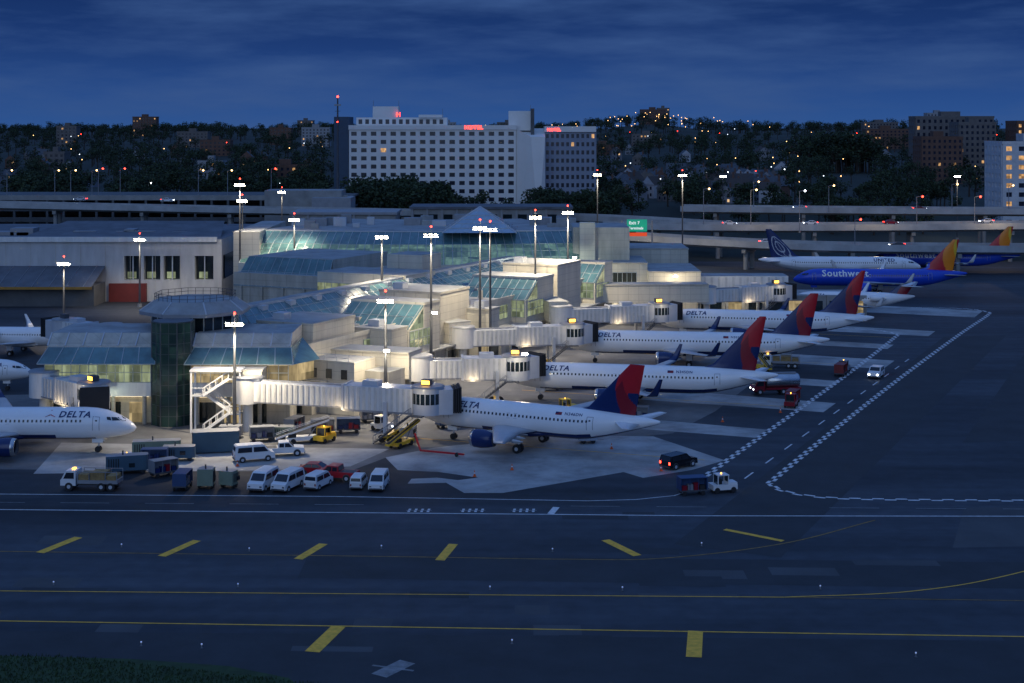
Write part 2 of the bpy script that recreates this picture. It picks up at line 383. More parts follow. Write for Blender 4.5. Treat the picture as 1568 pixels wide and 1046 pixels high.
# ---------------------------------------------------------------- aircraft
TXT={}
def get_text(s,size,shear,bold):
    k=(s,size,shear,bold)
    if k not in TXT: TXT[k]=text_mesh(s,size,shear,bold)
    return TXT[k]
def airplane(nose,theta,L=37.6,fin=11.8,livery='delta',scale=1.,winglet=2.4,wf=.36,name='passenger_airplane'):
    mb=MB(); zc=3.75; R=1.98
    S=[(0,.04,-.62),(.25,.42,-.6),(.7,.72,-.52),(1.3,1.0,-.42),(2,1.27,-.30),(2.8,1.5,-.19),(3.8,1.74,-.09),(5,1.9,-.03),(6.5,R,0),(10,R,0),(L*.5,R,0),(L-13,R,0),(L-11,1.93,.04),(L-9,1.78,.17),(L-7,1.52,.37),(L-5,1.18,.6),(L-3,.82,.82),(L-1.4,.5,1.0),(L-.4,.28,1.1),(L,.14,1.14)]
    def sec(x):
        for (x0,r0,o0),(x1,r1,o1) in zip(S,S[1:]):
            if x<=x1:
                t=(x-x0)/(x1-x0); return r0+(r1-r0)*t,o0+(o1-o0)*t
        return S[-1][1:]
    def surf(x,a,side=-1,off=.012):
        r,o=sec(x); r+=off; return V((x,side*math.cos(a)*r,zc+o+math.sin(a)*r*1.04))
    n=40; rings=[]
    xs_=sorted(set([s[0] for s in S]+[i*2. for i in range(4,int(L/2)-6)]))
    for x in xs_: rings.append([surf(x,2*math.pi*i/n,-1,0) for i in range(n)])
    body,belly={'delta':(M_acw,M_navy),'southwest':(M_blue,M_blue),'united':(M_acw,M_wgrey),'regional':(M_acw,M_acw)}[livery]
    def fm(k,i):
        a=math.degrees(2*math.pi*(i+.5)/n); s_=math.sin(rad(a)); x=xs_[k]
        if livery=='delta': return belly if (s_<-.55 and 9<x<L-9) or (s_<-.78 and x>4) else body
        if livery=='united': return belly if s_<-.35 else body
        return body
    mb.loft(rings,fm)
    xr=wf*L; rr=[]
    for t,wd,dp in((0,.2,.1),(.12,1.5,.35),(.3,2.1,.55),(.7,2.1,.55),(.9,1.3,.3),(1,.2,.05)):
        x=xr-1+t*9.5
        rr.append([V((x,math.cos(q)*wd,zc-1.55+math.sin(q)*dp*1.3)) for q in [2*math.pi*i/16 for i in range(16)]])
    mb.loft(rr,belly)
    for side in(-1,1):
        x=6.6
        while x<L-9.5:
            p=[surf(x,.22,side),surf(x+.24,.22,side),surf(x+.24,.38,side),surf(x,.38,side)]
            mb.poly(p,M_win); x+=.56
        for x0 in (4.3,L-9.4):
            for a,b,c,d in((x0,x0+.07,-.3,.62),(x0+.82,x0+.89,-.3,.62)):
                for k in range(4):
                    u0=c+(d-c)*k/4;u1=c+(d-c)*(k+1)/4
                    mb.poly([surf(a,u0,side),surf(b,u0,side),surf(b,u1,side),surf(a,u1,side)],M_grey)
            mb.poly([surf(x0,.6,side),surf(x0+.89,.6,side),surf(x0+.89,.64,side),surf(x0,.64,side)],M_grey)
            mb.poly([surf(x0+.3,.3,side,.016),surf(x0+.55,.3,side,.016),surf(x0+.55,.4,side,.016),surf(x0+.3,.4,side,.016)],M_win)
        for xo in (.40*L,.43*L):
            mb.poly([surf(xo,.1,side,.008),surf(xo+.5,.1,side,.008),surf(xo+.5,.45,side,.008),surf(xo,.45,side,.008)],M_wgrey)
        for q in(((1.35,1.35),(1.75,1.45),(2.25,.95),(1.7,.75)),((1.82,.72),(2.35,.92),(2.95,.8),(2.75,.5)),((2.85,.5),(3.05,.78),(3.5,.72),(3.4,.5)),((1.3,1.4),(1.2,.95),(1.6,.72),(1.68,1.4))):
            mb.poly([surf(px,pa,side,.03) for px,pa in q],M_win)
        secs=[]
        for y,xl,ch,z,th in((1.2,xr,6.9,2.55,.9),(2.2,xr+.5,6.3,2.65,.75),(6.2,xr+2.6,3.9,3.0,.42),(16.6,xr+8.2,1.55,4.0,.14)):
            prof=[(0,0),(.08,.35),(.3,.5),(.6,.35),(1,0),(.6,-.15),(.3,-.3),(.08,-.25)]
            secs.append([V((xl+u*ch,side*y,z+h*th)) for u,h in prof])
        if winglet:
            for dy,dx,dz,ch in((.5,.5,.35,1.25),(.75,1.1,1.2,.95),(.95,1.9,winglet,.5)):
                secs.append([V((xr+8.2+dx+u*ch,side*(16.6+dy),4.0+dz+h*.05)) for u,h in prof])
        mb.loft(secs,lambda k,i:(M_wing if k<3 else (M_acw if livery!='delta' else M_navy)))
        for yy in (4.6,8.2,11.6):
            t=(yy-6.2)/10.4; xl=xr+2.6+5.6*t+ (3.9-2.35*t)*.6; z=3.+t*1-.22
            mb.loft([[V((xl+dx,side*yy+math.cos(q)*r,z+math.sin(q)*r)) for q in [k*math.pi/4 for k in range(8)]] for dx,r in((0,.05),(.6,.2),(1.6,.2),(2.6,.04))],M_wing)
        if livery!='regional':
            ex=xr-.6; ey=side*5.75; ez=1.82
            er=[]
            for dx,r in((.35,.82),(0,.98),(.08,1.08),(.5,1.18),(1.4,1.22),(2.4,1.1),(3.3,.86),(3.35,.6)):
                er.append([V((ex+dx,ey+math.cos(q)*r,ez+math.sin(q)*r)) for q in [2*math.pi*k/24 for k in range(24)]])
            ecol={'delta':M_navy,'southwest':M_blue,'united':M_wgrey}[livery]
            mb.loft(er,lambda k,i:(M_dgrey if k==0 else M_steel if k<3 else ecol if k<6 else M_dgrey),cap=False)
            mb.cyl((ex+.9,ey,ez),(ex+.95,ey,ez),1.0,n=24,m=M_black)
            mb.loft([[V((ex+dx,ey+math.cos(q)*r,ez+math.sin(q)*r)) for q in [2*math.pi*k/12 for k in range(12)]] for dx,r in((.55,.05),(.75,.25),(.9,.32))],M_grey)
            mb.loft([[V((ex+dx,ey+math.cos(q)*r,ez+math.sin(q)*r)) for q in [2*math.pi*k/16 for k in range(16)]] for dx,r in((3.2,.6),(4.0,.48),(4.6,.12))],M_steel)
            mb.loft([[V((ex+1.,ey+a*.15,ez+1.05)) ,V((ex+4.6,ey+a*.15,ez+.6)),V((ex+5.,ey+a*.15,z0)),V((ex+2.6,ey+a*.15,z0))] for a,z0 in((-1,2.95),(1,2.95))],M_wing,smooth=False)
        else:
            ex=L-11; ey=side*2.55; ez=4.5
            mb.loft([[V((ex+dx,ey+math.cos(q)*r,ez+math.sin(q)*r)) for q in [2*math.pi*k/16 for k in range(16)]] for dx,r in((0,.6),(.1,.72),(1.5,.78),(3,.6),(3.8,.3))],M_acw)
        hz=zc+.75 if livery!='regional' else fin-.2
        hx=L-6.3 if livery!='regional' else L-3.4
        secs=[]
        for y,dx,ch,z,th in((.2,0,3.6,0,.35),(6.1,3.6,1.3,.45,.1)):
            secs.append([V((hx+dx+u*ch,side*y,hz+z+h*th)) for u,h in((0,0),(.1,.4),(.4,.5),(1,0),(.4,-.5),(.1,-.4))])
        mb.loft(secs,M_acw if livery!='southwest' else M_wing)
        gx=xr+5.1; gy=side*3.8
        mb.cyl((gx,gy,.6),(gx-.1,gy*.93,2.7),.14,.18,8,M_wgrey)
        for dy in(-.38,.38):
            mb.cyl((gx,gy+dy-.18,.58),(gx,gy+dy+.18,.58),.58,n=16,m=M_black)
            mb.cyl((gx,gy+dy-.2,.58),(gx,gy+dy+.2,.58),.26,n=10,m=M_wgrey)
        mb.box(gx-.5,gx+.6,gy-.06+side*.5,gy+side*.56,1.3,2.6,M_acw)
    mb.cyl((4.9,0,.4),(4.7,0,2.2),.1,.13,8,M_wgrey)
    for dy in(-.25,.25): mb.cyl((4.9,dy-.11,.4),(4.9,dy+.11,.4),.4,n=14,m=M_black)
    for dy in(-.45,.45): mb.box(4.2,5.6,dy-.02,dy+.02,1.3,2.1,body)
    zr=zc+sec(L-6)[1]+1.0; zt=fin; N=44; hgt=zt-zr
    LEr,TEr,LEt,TEt=L-10.6,L-3.4,L-10.6+hgt*.8+1.2,L-3.4+hgt*.2
    if livery=='regional': LEr,LEt,TEr,TEt=L-7,L-3.6,L-2,L-.4
    RED,DRD=(M_red,M_dred)
    def fc(u,v):
        if livery=='delta':
            b=.78-.95*u
            if v<b: return M_navy
            if v>.56+.18*(1-u)-.25*(u-.5): return RED
            if v<b+.12+.25*u and u>.3: return DRD
            if u>.72+.2*v-.1 and v<.46: return M_navy
            return RED if v>.42-.1*u else DRD
        if livery=='southwest':
            s_=v+.9*u
            return M_blue if s_<.25 else M_red if s_<.75 else M_orange if s_<1.35 else M_yellow if s_<1.6 else M_red
        if livery=='united':
            d=((u-.45)**2+(v-.4)**2)**.5
            return M_wgrey if (abs(d-.35)<.02 or abs(d-.18)<.02 or abs(u-.45)<.015) and v<.75 else M_navy
        return M_dred if u>.5-.3*v else M_navy
    for side in(-1,1):
        vs=[];fs=[];ms=[]
        for j in range(N+1):
            v=j/N
            for i in range(N+1):
                u=i/N; x=(LEr+(TEr-LEr)*u)*(1-v)+(LEt+(TEt-LEt)*u)*v
                if v<.12 and livery!='regional': x-= (1-u)*(1-v/.12)*2.0
                t=(.36*(1-v)+.14*v)*(4*u*(1-u))**.6*.9+.001
                vs.append((x,side*t,zr+hgt*v))
        for j in range(N):
            for i in range(N):
                q=(j*(N+1)+i,j*(N+1)+i+1,(j+1)*(N+1)+i+1,(j+1)*(N+1)+i)
                fs.append(q); ms.append(fc((i+.5)/N,(j+.5)/N))
        mb.add(vs,fs,ms,True)
    mb.poly([(LEt,0,zt),((LEt+TEt)/2,-.12,zt+.01),(TEt,0,zt),((LEt+TEt)/2,.12,zt+.01)],M_navy)
    T={'delta':[('DELTA',1.25,.22,.03,5.5,.66,M_navy)],'southwest':[('Southwest',2.3,0,.05,6.6,.3,M_acw)],'united':[('UNITED',1.4,0,.03,7.0,.6,M_navy)],'regional':[('DELTA',1.1,.25,.02,5.4,.6,M_navy)]}[livery]
    for s_,size,sh,bo,x0,a0,mm in T:
        vs,fs,wd=get_text(s_,size,sh,bo)
        for side in(-1,1):
            P=[]
            for vx,vy,_ in vs:
                x=x0+vx if side==-1 else x0+wd-vx
                P.append(surf(x,a0+vy/R-.12,side,.03))
            mb.add(P,fs,mm)
            if livery=='delta' and side==1:
                for pts,m_ in ((((0,0),(.65,.25),(.65,1.15)),M_red),(((.7,.25),(1.35,0),(.7,1.15)),M_dred)):
                    mb.poly([surf(x0+wd+.35+px,a0-.12+py/R,side,.03) for px,py in pts],m_)
    if livery=='delta':
        for side in(-1,1):
            x=.6*L
            mb.poly([surf(x,.62,side),surf(x+.9,.62,side),surf(x+.9,.84,side),surf(x,.84,side)],M_dred)
            mb.poly([surf(x,.73,side,.02),surf(x+.4,.73,side,.02),surf(x+.4,.84,side,.02),surf(x,.84,side,.02)],M_navy)
            vs,fs,wd=get_text('N%dDN'%(300+int(nose[1]*7)%99),.6,0,.01)
            mb.add([surf(x+1.3+vx if side==-1 else x+1.3+wd-vx,.64+vy/R,side,.02) for vx,vy,_ in vs],fs,M_navy)
    o=mb.build(name,(nose[0],nose[1],0),rad(theta)); o.scale=(scale,)*3
    return o
airplane((-12.2,204.6),-27,L=34.6,fin=11.9,winglet=0,wf=.33)
airplane((-.4,232.8),-11,L=41,fin=13.6,winglet=2.6)
airplane((10.0,269.2),-8,L=46,fin=12.9)
airplane((29.4,301),-11,L=42,fin=14.0)
airplane((-48.6,194.3),180,L=39.5,fin=12.5)
airplane((-78.4,278),176,L=30,livery='regional',fin=8.,scale=.85)
airplane((-76.5,240),178,L=30,livery='regional',fin=8.,scale=.85)
airplane((71.5,382),-4,L=41,livery='southwest',fin=12.9,scale=1.06)
airplane((104.5,438),-5,L=41,livery='southwest',fin=12.8,scale=1.04)
airplane((113.,415),176,L=42,livery='united',fin=12.9,scale=1.06)
airplane((62,338),-8,L=31,livery='regional',fin=7.6,scale=.9)

# ---------------------------------------------------------------- jet bridges
def jet_bridge(p0,p1,z=4.3,cabrot=0.,split=.55):
    p0=V(p0);p1=V(p1); d=p1-p0; Lb=d.length; ang=math.atan2(d.y,d.x); mb=MB()
    mb.cyl((0,0,0),(0,0,z-.2),.7,.7,16,M_jb); mb.cyl((0,0,z-.25),(0,0,z+3.3),2.1,2.1,20,M_jb); mb.cyl((0,0,z+3.3),(0,0,z+3.5),2.25,2.0,20,M_grey)
    xa=Lb*split
    mb.box(1.6,xa,-1.35,1.35,z+.1,z+2.75,M_jb,M_wgrey)
    mb.box(xa-1.5,Lb-1.6,-1.62,1.62,z-.12,z+3.05,M_jb,M_wgrey)
    mb.box(xa-1.7,xa-1.35,-1.75,1.75,z-.2,z+3.2,M_wgrey)
    x=2.2
    while x<xa-1.8:
        mb.box(x,x+.35,-1.44,1.44,z+.14,z+2.7,M_jb2); x+=.8
    x=xa-1
    while x<Lb-2.2:
        mb.box(x,x+.35,-1.71,1.71,z-.08,z+3.0,M_jb2); x+=.8
    mb.box(1.6,xa,-1.42,1.42,z-.05,z+.12,M_grey); mb.box(xa-1.5,Lb-1.6,-1.7,1.7,z-.35,z-.1,M_grey)
    mb.box(2,xa-1,-.25,.25,z+2.75,z+2.95,M_grey)
    mb.cyl((Lb,0,z-.35),(Lb,0,z+3.2),2.15,2.15,18,M_wgrey); mb.cyl((Lb,0,z+3.2),(Lb,0,z+3.4),2.3,2.1,18,M_grey)
    for k in range(9):
        a=rad(-150+k*18); b=rad(-150+k*18+14)
        mb.quad(*[(Lb+2.17*math.cos(t),2.17*math.sin(t),zz) for t,zz in((a,z+1.1),(b,z+1.1),(b,z+2.5),(a,z+2.5))],M_dkglass)
    R_=mb.M; mb.M=Matrix.Translation((Lb,0,0))@Matrix.Rotation(cabrot,4,'Z')
    mb.box(.5,3.2,-1.7,1.7,z-.3,z+3.0,M_wgrey)
    for k in range(4): mb.box(3.2+k*.3,3.42+k*.3,-1.75-.05*k,1.75+.05*k,z-.1,z+3.05+.08*k,M_black)
    mb.M=R_
    xc=Lb*.8
    for s in(-1,1):
        mb.box(xc-.25,xc+.25,s*1.95-.2,s*1.95+.2,1.0,z+1.2,M_wgrey)
        mb.cyl((xc-.6,s*1.5-.2,.55),(xc-.6,s*1.5+.2,.55),.55,n=14,m=M_black); mb.cyl((xc+.6,s*1.5-.2,.55),(xc+.6,s*1.5+.2,.55),.55,n=14,m=M_black)
        mb.bar((xc-.6,s*1.5,.9),(xc+.6,s*1.5,.9),.2,M_grey)
    mb.box(xc-.4,xc+.4,-2.1,2.1,.75,1.15,M_yellow); mb.box(xc-.2,xc+.2,-2.1,2.1,z-.7,z-.35,M_grey)
    xs0=Lb-.6
    for k in range(14):
        t=k/14; mb.box(xs0-1.0-t*5.0-.3,xs0-1.0-t*5.0,-3.0,-2.1,z-.3-t*(z-.5)-.08,z-.3-t*(z-.5),M_dgrey)
    for yy in(-3.0,-2.1):
        mb.bar((xs0-1,yy,z-.35),(xs0-6,yy,.1),.14,M_dgrey); mb.bar((xs0-1,yy,z+.65),(xs0-6,yy,1.1),.07,M_grey)
        for t in(0,.33,.66,1): mb.bar((xs0-1-5*t,yy,z-.35-(z-.45)*t),(xs0-1-5*t,yy,z+.65-(z-.45)*t),.06,M_grey)
    mb.box(xs0-1.1,xs0+.9,-3.05,-2.0,z-.4,z-.28,M_dgrey)
    mb.box(Lb-.8,Lb+.5,-.5,.5,z+3.45,z+4.15,M_dgrey); mb.box(Lb-.7,Lb+.4,-.56,-.5,z+3.55,z+4.05,E_gate)
    mb.box(xa+1,xa+3.2,-.9,.9,z+3.06,z+3.7,M_wgrey)
    o=mb.build('jet_bridge',p0,ang)
    point_light('under_light',(Lb*.55,-2.4,z-.6),130,(1,.76,.44),.15,o)
    point_light('cab_light',(Lb-.2,-4.4,z+2.8),150,(1,.83,.56),.1,o)
    return o
jet_bridge((-36.5,207.5,0),(-11.2,199.8,0),cabrot=rad(25),split=.62)
jet_bridge((-14,226,0),(.6,227.0,0),cabrot=rad(35))
jet_bridge((-8.5,259,0),(10.6,264,0),cabrot=rad(20))
jet_bridge((9.5,289,0),(28.8,294.5,0),cabrot=rad(10))
jet_bridge((42,324,0),(58,330,0),cabrot=rad(10))
jet_bridge((-66,212,0),(-56.5,203,0),cabrot=rad(-30))
jet_bridge((-70,262,0),(-80.5,270,0),cabrot=rad(0))

# ---------------------------------------------------------------- terminal pier
tb=MB(PM)
tb.box(-34,-1,4,122,0,4.6,M_cream2,M_roof)
tb.box(-33,-3,6,122,4.6,9.3,M_cream,M_roof)
for k in range(26):
    b=8+k*4.3
    if k%3!=2: tb.quad((-.97,b,0.1),(-.97,b+3,.1),(-.97,b+3,3.6),(-.97,b,3.6),G_warm if k%4==0 else M_dkglass)
    tb.box(-1,-.7,b-.9,b-.4,0,4.6,M_cream)
for k in range(7):
    a=-32+k*4.4; tb.quad((a,3.97,.1),(a+3,3.97,.1),(a+3,3.97,3.4),(a,3.97,3.4),G_warm if k%2 else M_dkglass)
tb.box(-3,.6,5,122,4.6,4.85,M_cream2,M_roof)
tb.box(-33.1,-2.9,5.8,6.1,9.3,10,M_cream); tb.box(-3.2,-2.9,6.1,122,9.3,10,M_cream)
for b0,b1 in((22,30),(44,75),(91,112)):
    n=int((b1-b0)/1.8); tb.panel((-2.95,b0,6),(-2.95,b1,6),(-2.95,b1,8.6),(-2.95,b0,8.6),n,2,G_green,M_mull,.08)
tb.box(-28,-15,10,118,9.3,10.6,M_cream2,M_roof)
zz0,zz1=10.6,13.4
tb.panel((-15,10,zz0),(-15,118,zz0),(-20.5,116,zz1),(-20.5,14,zz1),48,3,M_teal,M_mull,.1)
tb.panel((-28,118,zz0),(-28,10,zz0),(-22.5,14,zz1),(-22.5,116,zz1),48,3,M_teal,M_mull,.1)
tb.panel((-28,10,zz0),(-15,10,zz0),(-20.5,14,zz1),(-22.5,14,zz1),6,3,M_teal,M_mull,.1)
tb.box(-22.6,-20.4,14,116,zz1-.05,zz1+.35,M_wgrey,M_roof)
for k in range(12): tb.box(-20.3,-19.2,18+k*8.,19.6+k*8.,12.6,13.5,M_wgrey)
def lounge(a0,a1,b0,b1,zt=12.6,zl=9.2):
    prof=[(b0,4.65),(b0,zl),(b0+5.5,zt),(b1,zt),(b1,4.65)]
    n=len(prof); vs=[(a0,b,z) for b,z in prof]+[(a1,b,z) for b,z in prof]
    fs=[(i,i+n,(i+1)%n+n,(i+1)%n) for i in range(n)]; tb.add(vs,fs,[M_cream,M_teal,M_roof,M_cream,M_cream])
    tb.add(vs,[tuple(range(n)),tuple(range(2*n-1,n-1,-1))],M_cream)
    na=int((a1-a0)/1.6)
    tb.panel((a0+.3,b0-.05,5.9),(a1-.3,b0-.05,5.9),(a1-.3,b0-.05,zl-.1),(a0+.3,b0-.05,zl-.1),na,2,G_green,M_mull)
    tb.panel((a0+.3,b0-.06,zl),(a1-.3,b0-.06,zl),(a1-.3,b0+5.4,zt+.04),(a0+.3,b0+5.4,zt+.04),na,2,M_teal,M_mull,.12)
    tb.poly([(a1+.03,b0+.5,9.),(a1+.03,b0+5.2,9.),(a1+.03,b0+5.2,zt-.5)],G_green)
    tb.panel((a1+.03,b0+.5,6),(a1+.03,b0+8,6),(a1+.03,b0+8,8.8),(a1+.03,b0+.5,8.8),5,2,G_green,M_mull)
    tb.box(a0-.1,a1+.1,b0+5.4,b1+.1,zt,zt+.45,M_cream,M_roof)
lounge(-14,0,31,42); lounge(-14,0,77,90); lounge(-12,0,112,122)
for a0,a1,b0,b1,z1 in((-14,-4,9,21,12.2),(-14,-2,46,57,13.3),(-12,0,92,104,14.3),(-31,-22,10,20,12.5),(-3,2.5,56,60,9.6),(-6,1,24,29,9.8)):
    tb.box(a0,a1,b0,b1,4.65,z1,M_cream,M_roof); tb.box(a0-.12,a1+.12,b0-.12,b1+.12,z1,z1+.4,M_cream2,M_roof)
    tb.box(a0+1.5,a0+3.5,b0+2,b0+4,z1+.4,z1+1.4,M_wgrey)
    k=a0+2.4
    while k<a1: tb.box(k-.03,k+.03,b0-.015,b0,4.9,z1,M_cream2); k+=2.4
def link(p,q,z0=4.5,z1=8.2,w=1.9):
    p=V(p);q=V(q); d=(q-p).normalized(); nn=V((-d.y,d.x,0))*w; m0=tb.M; tb.M=Matrix.Identity(4)
    tb.prism([(p+nn).xy,(p-nn).xy,(q-nn).xy,(q+nn).xy],z0,z1,M_cream,M_roof)
    tb.prism([(p+nn*1.07).xy,(p-nn*1.07).xy,(q-nn*1.07).xy,(q+nn*1.07).xy],z1,z1+.25,M_cream2,M_roof)
    L_=(q-p).length; k=2.
    while k<L_-1:
        c=p+d*k; tb.cyl((c.x,c.y,0),(c.x,c.y,z0),.35,n=10,m=M_cream2); k+=5
    tb.M=m0
link(pw(-10,7),(-36.5,207.5,0)); link(pw(-4,15),(-14.5,226,0),w=2.6); link(pw(-4,51),(-9,259,0),w=2.2)
link(pw(-4,93),(9,289,0)); link(pw(-2,118),(42,324,0),w=2.4)
tb.box(-6,5,6,12,0,7.8,M_cream,M_roof); tb.box(5,9,9,14,0,6.2,M_cream2,M_roof)
for k in range(4): tb.box(-5+k*2.6,-4+k*2.6,5.9,5.98,5.2,6.6,M_dkglass)
for a in range(-6,6,2):
    tb.bar((a,6,7.8),(a,6,8.8),.07,M_wgrey)
tb.bar((-6,6,8.8),(5,6,8.8),.07,M_wgrey); tb.bar((-6,6,8.3),(5,6,8.3),.06,M_wgrey)
for _ in range(60):
    a=random.choice([random.uniform(-32,-29.5),random.uniform(-13.5,-5)]); b=random.uniform(22,118)
    s=random.uniform(.6,1.8); tb.box(a,a+s,b,b+s*1.3,9.3,9.3+random.uniform(.6,1.7),random.choice([M_wgrey,M_cream2,M_grey]),M_grey)
    if random.random()<.3: tb.cyl((a,b,9.3),(a,b,11.),.12,n=8,m=M_grey)
tb.build('airport_terminal_pier')

# ---------------------------------------------------------------- front pavilion
fb=MB()
def pavilion(x0,x1,y,rightslant=0,g=G_green):
    fb.box(x0,x1,y+1.5,y+14,0,4.0,M_cream2); fb.box(x0,x1,y,y+14,4.0,6.0,M_jb,M_roof)
    fb.box(x0+.2,x1-.2,y+.3,y+14,6,8.9,M_cream)
    nx=int((x1-x0)/1.25)
    fb.panel((x0,y,6),(x1,y,6),(x1,y,8.8),(x0,y,8.8),nx,2,g,M_mull,.09)
    fb.panel((x0-.8,y-.9,8.7),(x1+.8+rightslant,y-.9,8.7),(x1+.2,y+1.4,10.8),(x0+.2,y+1.4,10.8),nx//2+1,1,M_teal,M_mull,.12)
    fb.box(x0,x1,y+1.4,y+14,8.9,10.9,M_cream)
    fb.quad((x0,y+1.45,10.9),(x1,y+1.45,10.9),(x1,y+3.6,12.5),(x0,y+3.6,12.5),M_cream2)
    for k in range(nx//2+1):
        x=x0+(x1-x0)*k/(nx//2); fb.bar((x,y+1.4,10.95),(x,y+3.6,12.55),.16,M_wgrey)
    fb.box(x0,x1,y+3.6,y+14,10.9,12.5,M_cream,M_roof)
    k=x0+.8
    while k<x1:
        fb.cyl((k,y+.5,0),(k,y+.5,4),.3,n=10,m=M_cream2); k+=4.4
    for k in range(int((x1-x0)/3.6)):
        x=x0+.8+k*3.6; fb.quad((x,y+1.46,.1),(x+2.4,y+1.46,.1),(x+2.4,y+1.46,3.),(x,y+1.46,3.),G_warm if k%2 else M_dkglass)
    fb.box(x0+.5,x1-.5,y+.7,y+.9,3.85,3.98,E_ceil)
pavilion(-66,-51,212); pavilion(-45.2,-31.5,211.5,0,G_warm)
fb.add([(-31.5,211.5,6),(-28.5,216,6),(-28.5,216,8.8),(-31.5,211.5,8.8)],[(0,1,2,3)],G_warm)
fb.quad((-30.7,210.6,8.7),(-27.6,216,8.7),(-31,222,11),(-31.3,212.9,10.8),M_teal)
def ngon(cx,cy,r,n=8,ph=None):
    ph=math.pi/n if ph is None else ph
    return [(cx+r*math.cos(ph+2*math.pi*i/n),cy+r*math.sin(ph+2*math.pi*i/n)) for i in range(n)]
G_tow=lit_glass('tower_glass',(.01,.03,.03),(.2,.5,.4),.025,cell=(1,1,1.6),lo=0.)
T=ngon(-48.1,213.2,3.0); fb.prism(T,0,14.6,G_tow,M_roofd)
for i in range(8):
    a=T[i];b=T[(i+1)%8]
    fb.bar((*a,0),(*a,14.6),.16,M_dgrey)
    for z in range(1,11): fb.bar((*a,z*1.45),(*b,z*1.45),.07,M_dgrey)
    m_=((a[0]+b[0])/2,(a[1]+b[1])/2); fb.bar((*m_,0),(*m_,14.6),.07,M_dgrey)
O1=ngon(-47,223,6.4); fb.prism(O1,9,14.6,M_dkglass,M_roofd)
for i in range(8):
    a=O1[i];b=O1[(i+1)%8]
    for t in(0,.33,.66):
        q=(a[0]+(b[0]-a[0])*t,a[1]+(b[1]-a[1])*t); fb.bar((*q,9),(*q,14.6),.14,M_mull)
O2=ngon(-47,223,8.2); O3=ngon(-47,223,6.0)
fb.prism(O2,14.6,15.1,M_grey,M_roofd)
fb.loft([[V((x,y,15.1)) for x,y in O2],[V((x,y,16.6)) for x,y in O3]],M_roof,smooth=False)
for i in range(8):
    a=O2[i];b=O3[i]; fb.bar((*a,15.1),(*b,16.6),.18,M_wgrey)
    c=O3[(i+1)%8]
    for t in(0,.25,.5,.75):
        q=(b[0]+(c[0]-b[0])*t,b[1]+(c[1]-b[1])*t); fb.bar((*q,16.6),(*q,17.6),.07,M_dgrey)
    for z in(17.1,17.6): fb.bar((*b,z),(*c,z),.06,M_dgrey)
fb.build('terminal_pavilion')
st=MB()
for f_,(x0,x1,z0,z1,y) in enumerate([(-42.5,-39,0.1,2.6,206.6),(-39,-42.5,2.6,5.1,207.9),(-42.5,-39,5.1,7.4,206.6)]):
    for k in range(10):
        t=k/10; xa=x0+(x1-x0)*t; st.box(min(xa,xa+(x1-x0)/10),max(xa,xa+(x1-x0)/10),y,y+1.1,z0+(z1-z0)*t,z0+(z1-z0)*t+.1,M_wgrey)
    for yy in(y,y+1.1):
        st.bar((x0,yy,z0),(x1,yy,z1),.34,M_white); st.bar((x0,yy,z0+1),(x1,yy,z1+1),.14,M_white)
        for t in(0,.25,.5,.75,1): st.bar((x0+(x1-x0)*t,yy,z0+(z1-z0)*t),(x0+(x1-x0)*t,yy,z0+(z1-z0)*t+1),.09,M_white)
for x,z in((-38.2,2.6),(-43.3,5.1),(-38.2,7.4)):
    st.box(x-.8,x+.8,206.5,209,z-.15,z,M_wgrey)
    for a in((-.8,206.5),(.8,206.5),(-.8,209),(.8,209)): st.bar((x+a[0],a[1],z),(x+a[0],a[1],z+1.05),.09,M_white)
    st.bar((x-.8,206.5,z+1.05),(x+.8,206.5,z+1.05),.1,M_white)
for x in(-44.1,-37.4):
    for y in(206.4,209.1): st.bar((x,y,0),(x,y,8.4),.24,M_white)
st.box(-44.3,-37.2,206.2,209.3,8.4,8.65,M_white)
st.build('exterior_staircase')

# ---------------------------------------------------------------- headhouse with curved glass
hb=MB()
C=V((-21,480,0)); N=40; ra,rb=142.,134.
def arc(r,t,z): return V((C.x+r*math.sin(t),C.y-r*math.cos(t),z))
t0,t1=rad(-17),rad(16.5)
for k in range(N):
    a=t0+(t1-t0)*k/N; b=t0+(t1-t0)*(k+1)/N
    hb.quad(arc(ra,a,11),arc(ra,b,11),arc(ra-5,b,15.2),arc(ra-5,a,15.2),G_head)
    hb.quad(arc(ra-5,a,15.2),arc(ra-5,b,15.2),arc(ra-10,b,17.8),arc(ra-10,a,17.8),M_teal)
    hb.bar(arc(ra,a,11),arc(ra-5,a,15.2),.14,M_mull); hb.bar(arc(ra-5,a,15.2),arc(ra-10,a,17.8),.14,M_mull)
    for f in(0,.33,.66,1.): hb.bar(arc(ra-5*f,a,11+4.2*f),arc(ra-5*f,b,11+4.2*f),.09,M_mull)
    hb.bar(arc(ra-10,a,17.8),arc(ra-10,b,17.8),.3,M_wgrey)
    hb.quad(arc(ra+.5,a,0),arc(ra+.5,b,0),arc(ra+.5,b,11),arc(ra+.5,a,11),M_cream)
    hb.quad(arc(ra+.5,a,11),arc(ra+.5,b,11),arc(ra-.1,b,11),arc(ra-.1,a,11),M_roof)
    hb.quad(arc(ra-10,a,17.8),arc(ra-10,b,17.8),arc(ra-60,b,17.6),arc(ra-60,a,17.6),M_roof)
hb.box(-64,-58,345,385,0,18,M_cream,M_roof)
px,py=-7.5,352
base=[(px-8.5,py-8,17.8),(px+8.5,py-8,17.8),(px+8.5,py+9,17.8),(px-8.5,py+9,17.8)]; ap=V((px,py+.5,23.4))
M_pyr=mat('pyramid_glass',(.30,.40,.50),.15,var=.2)
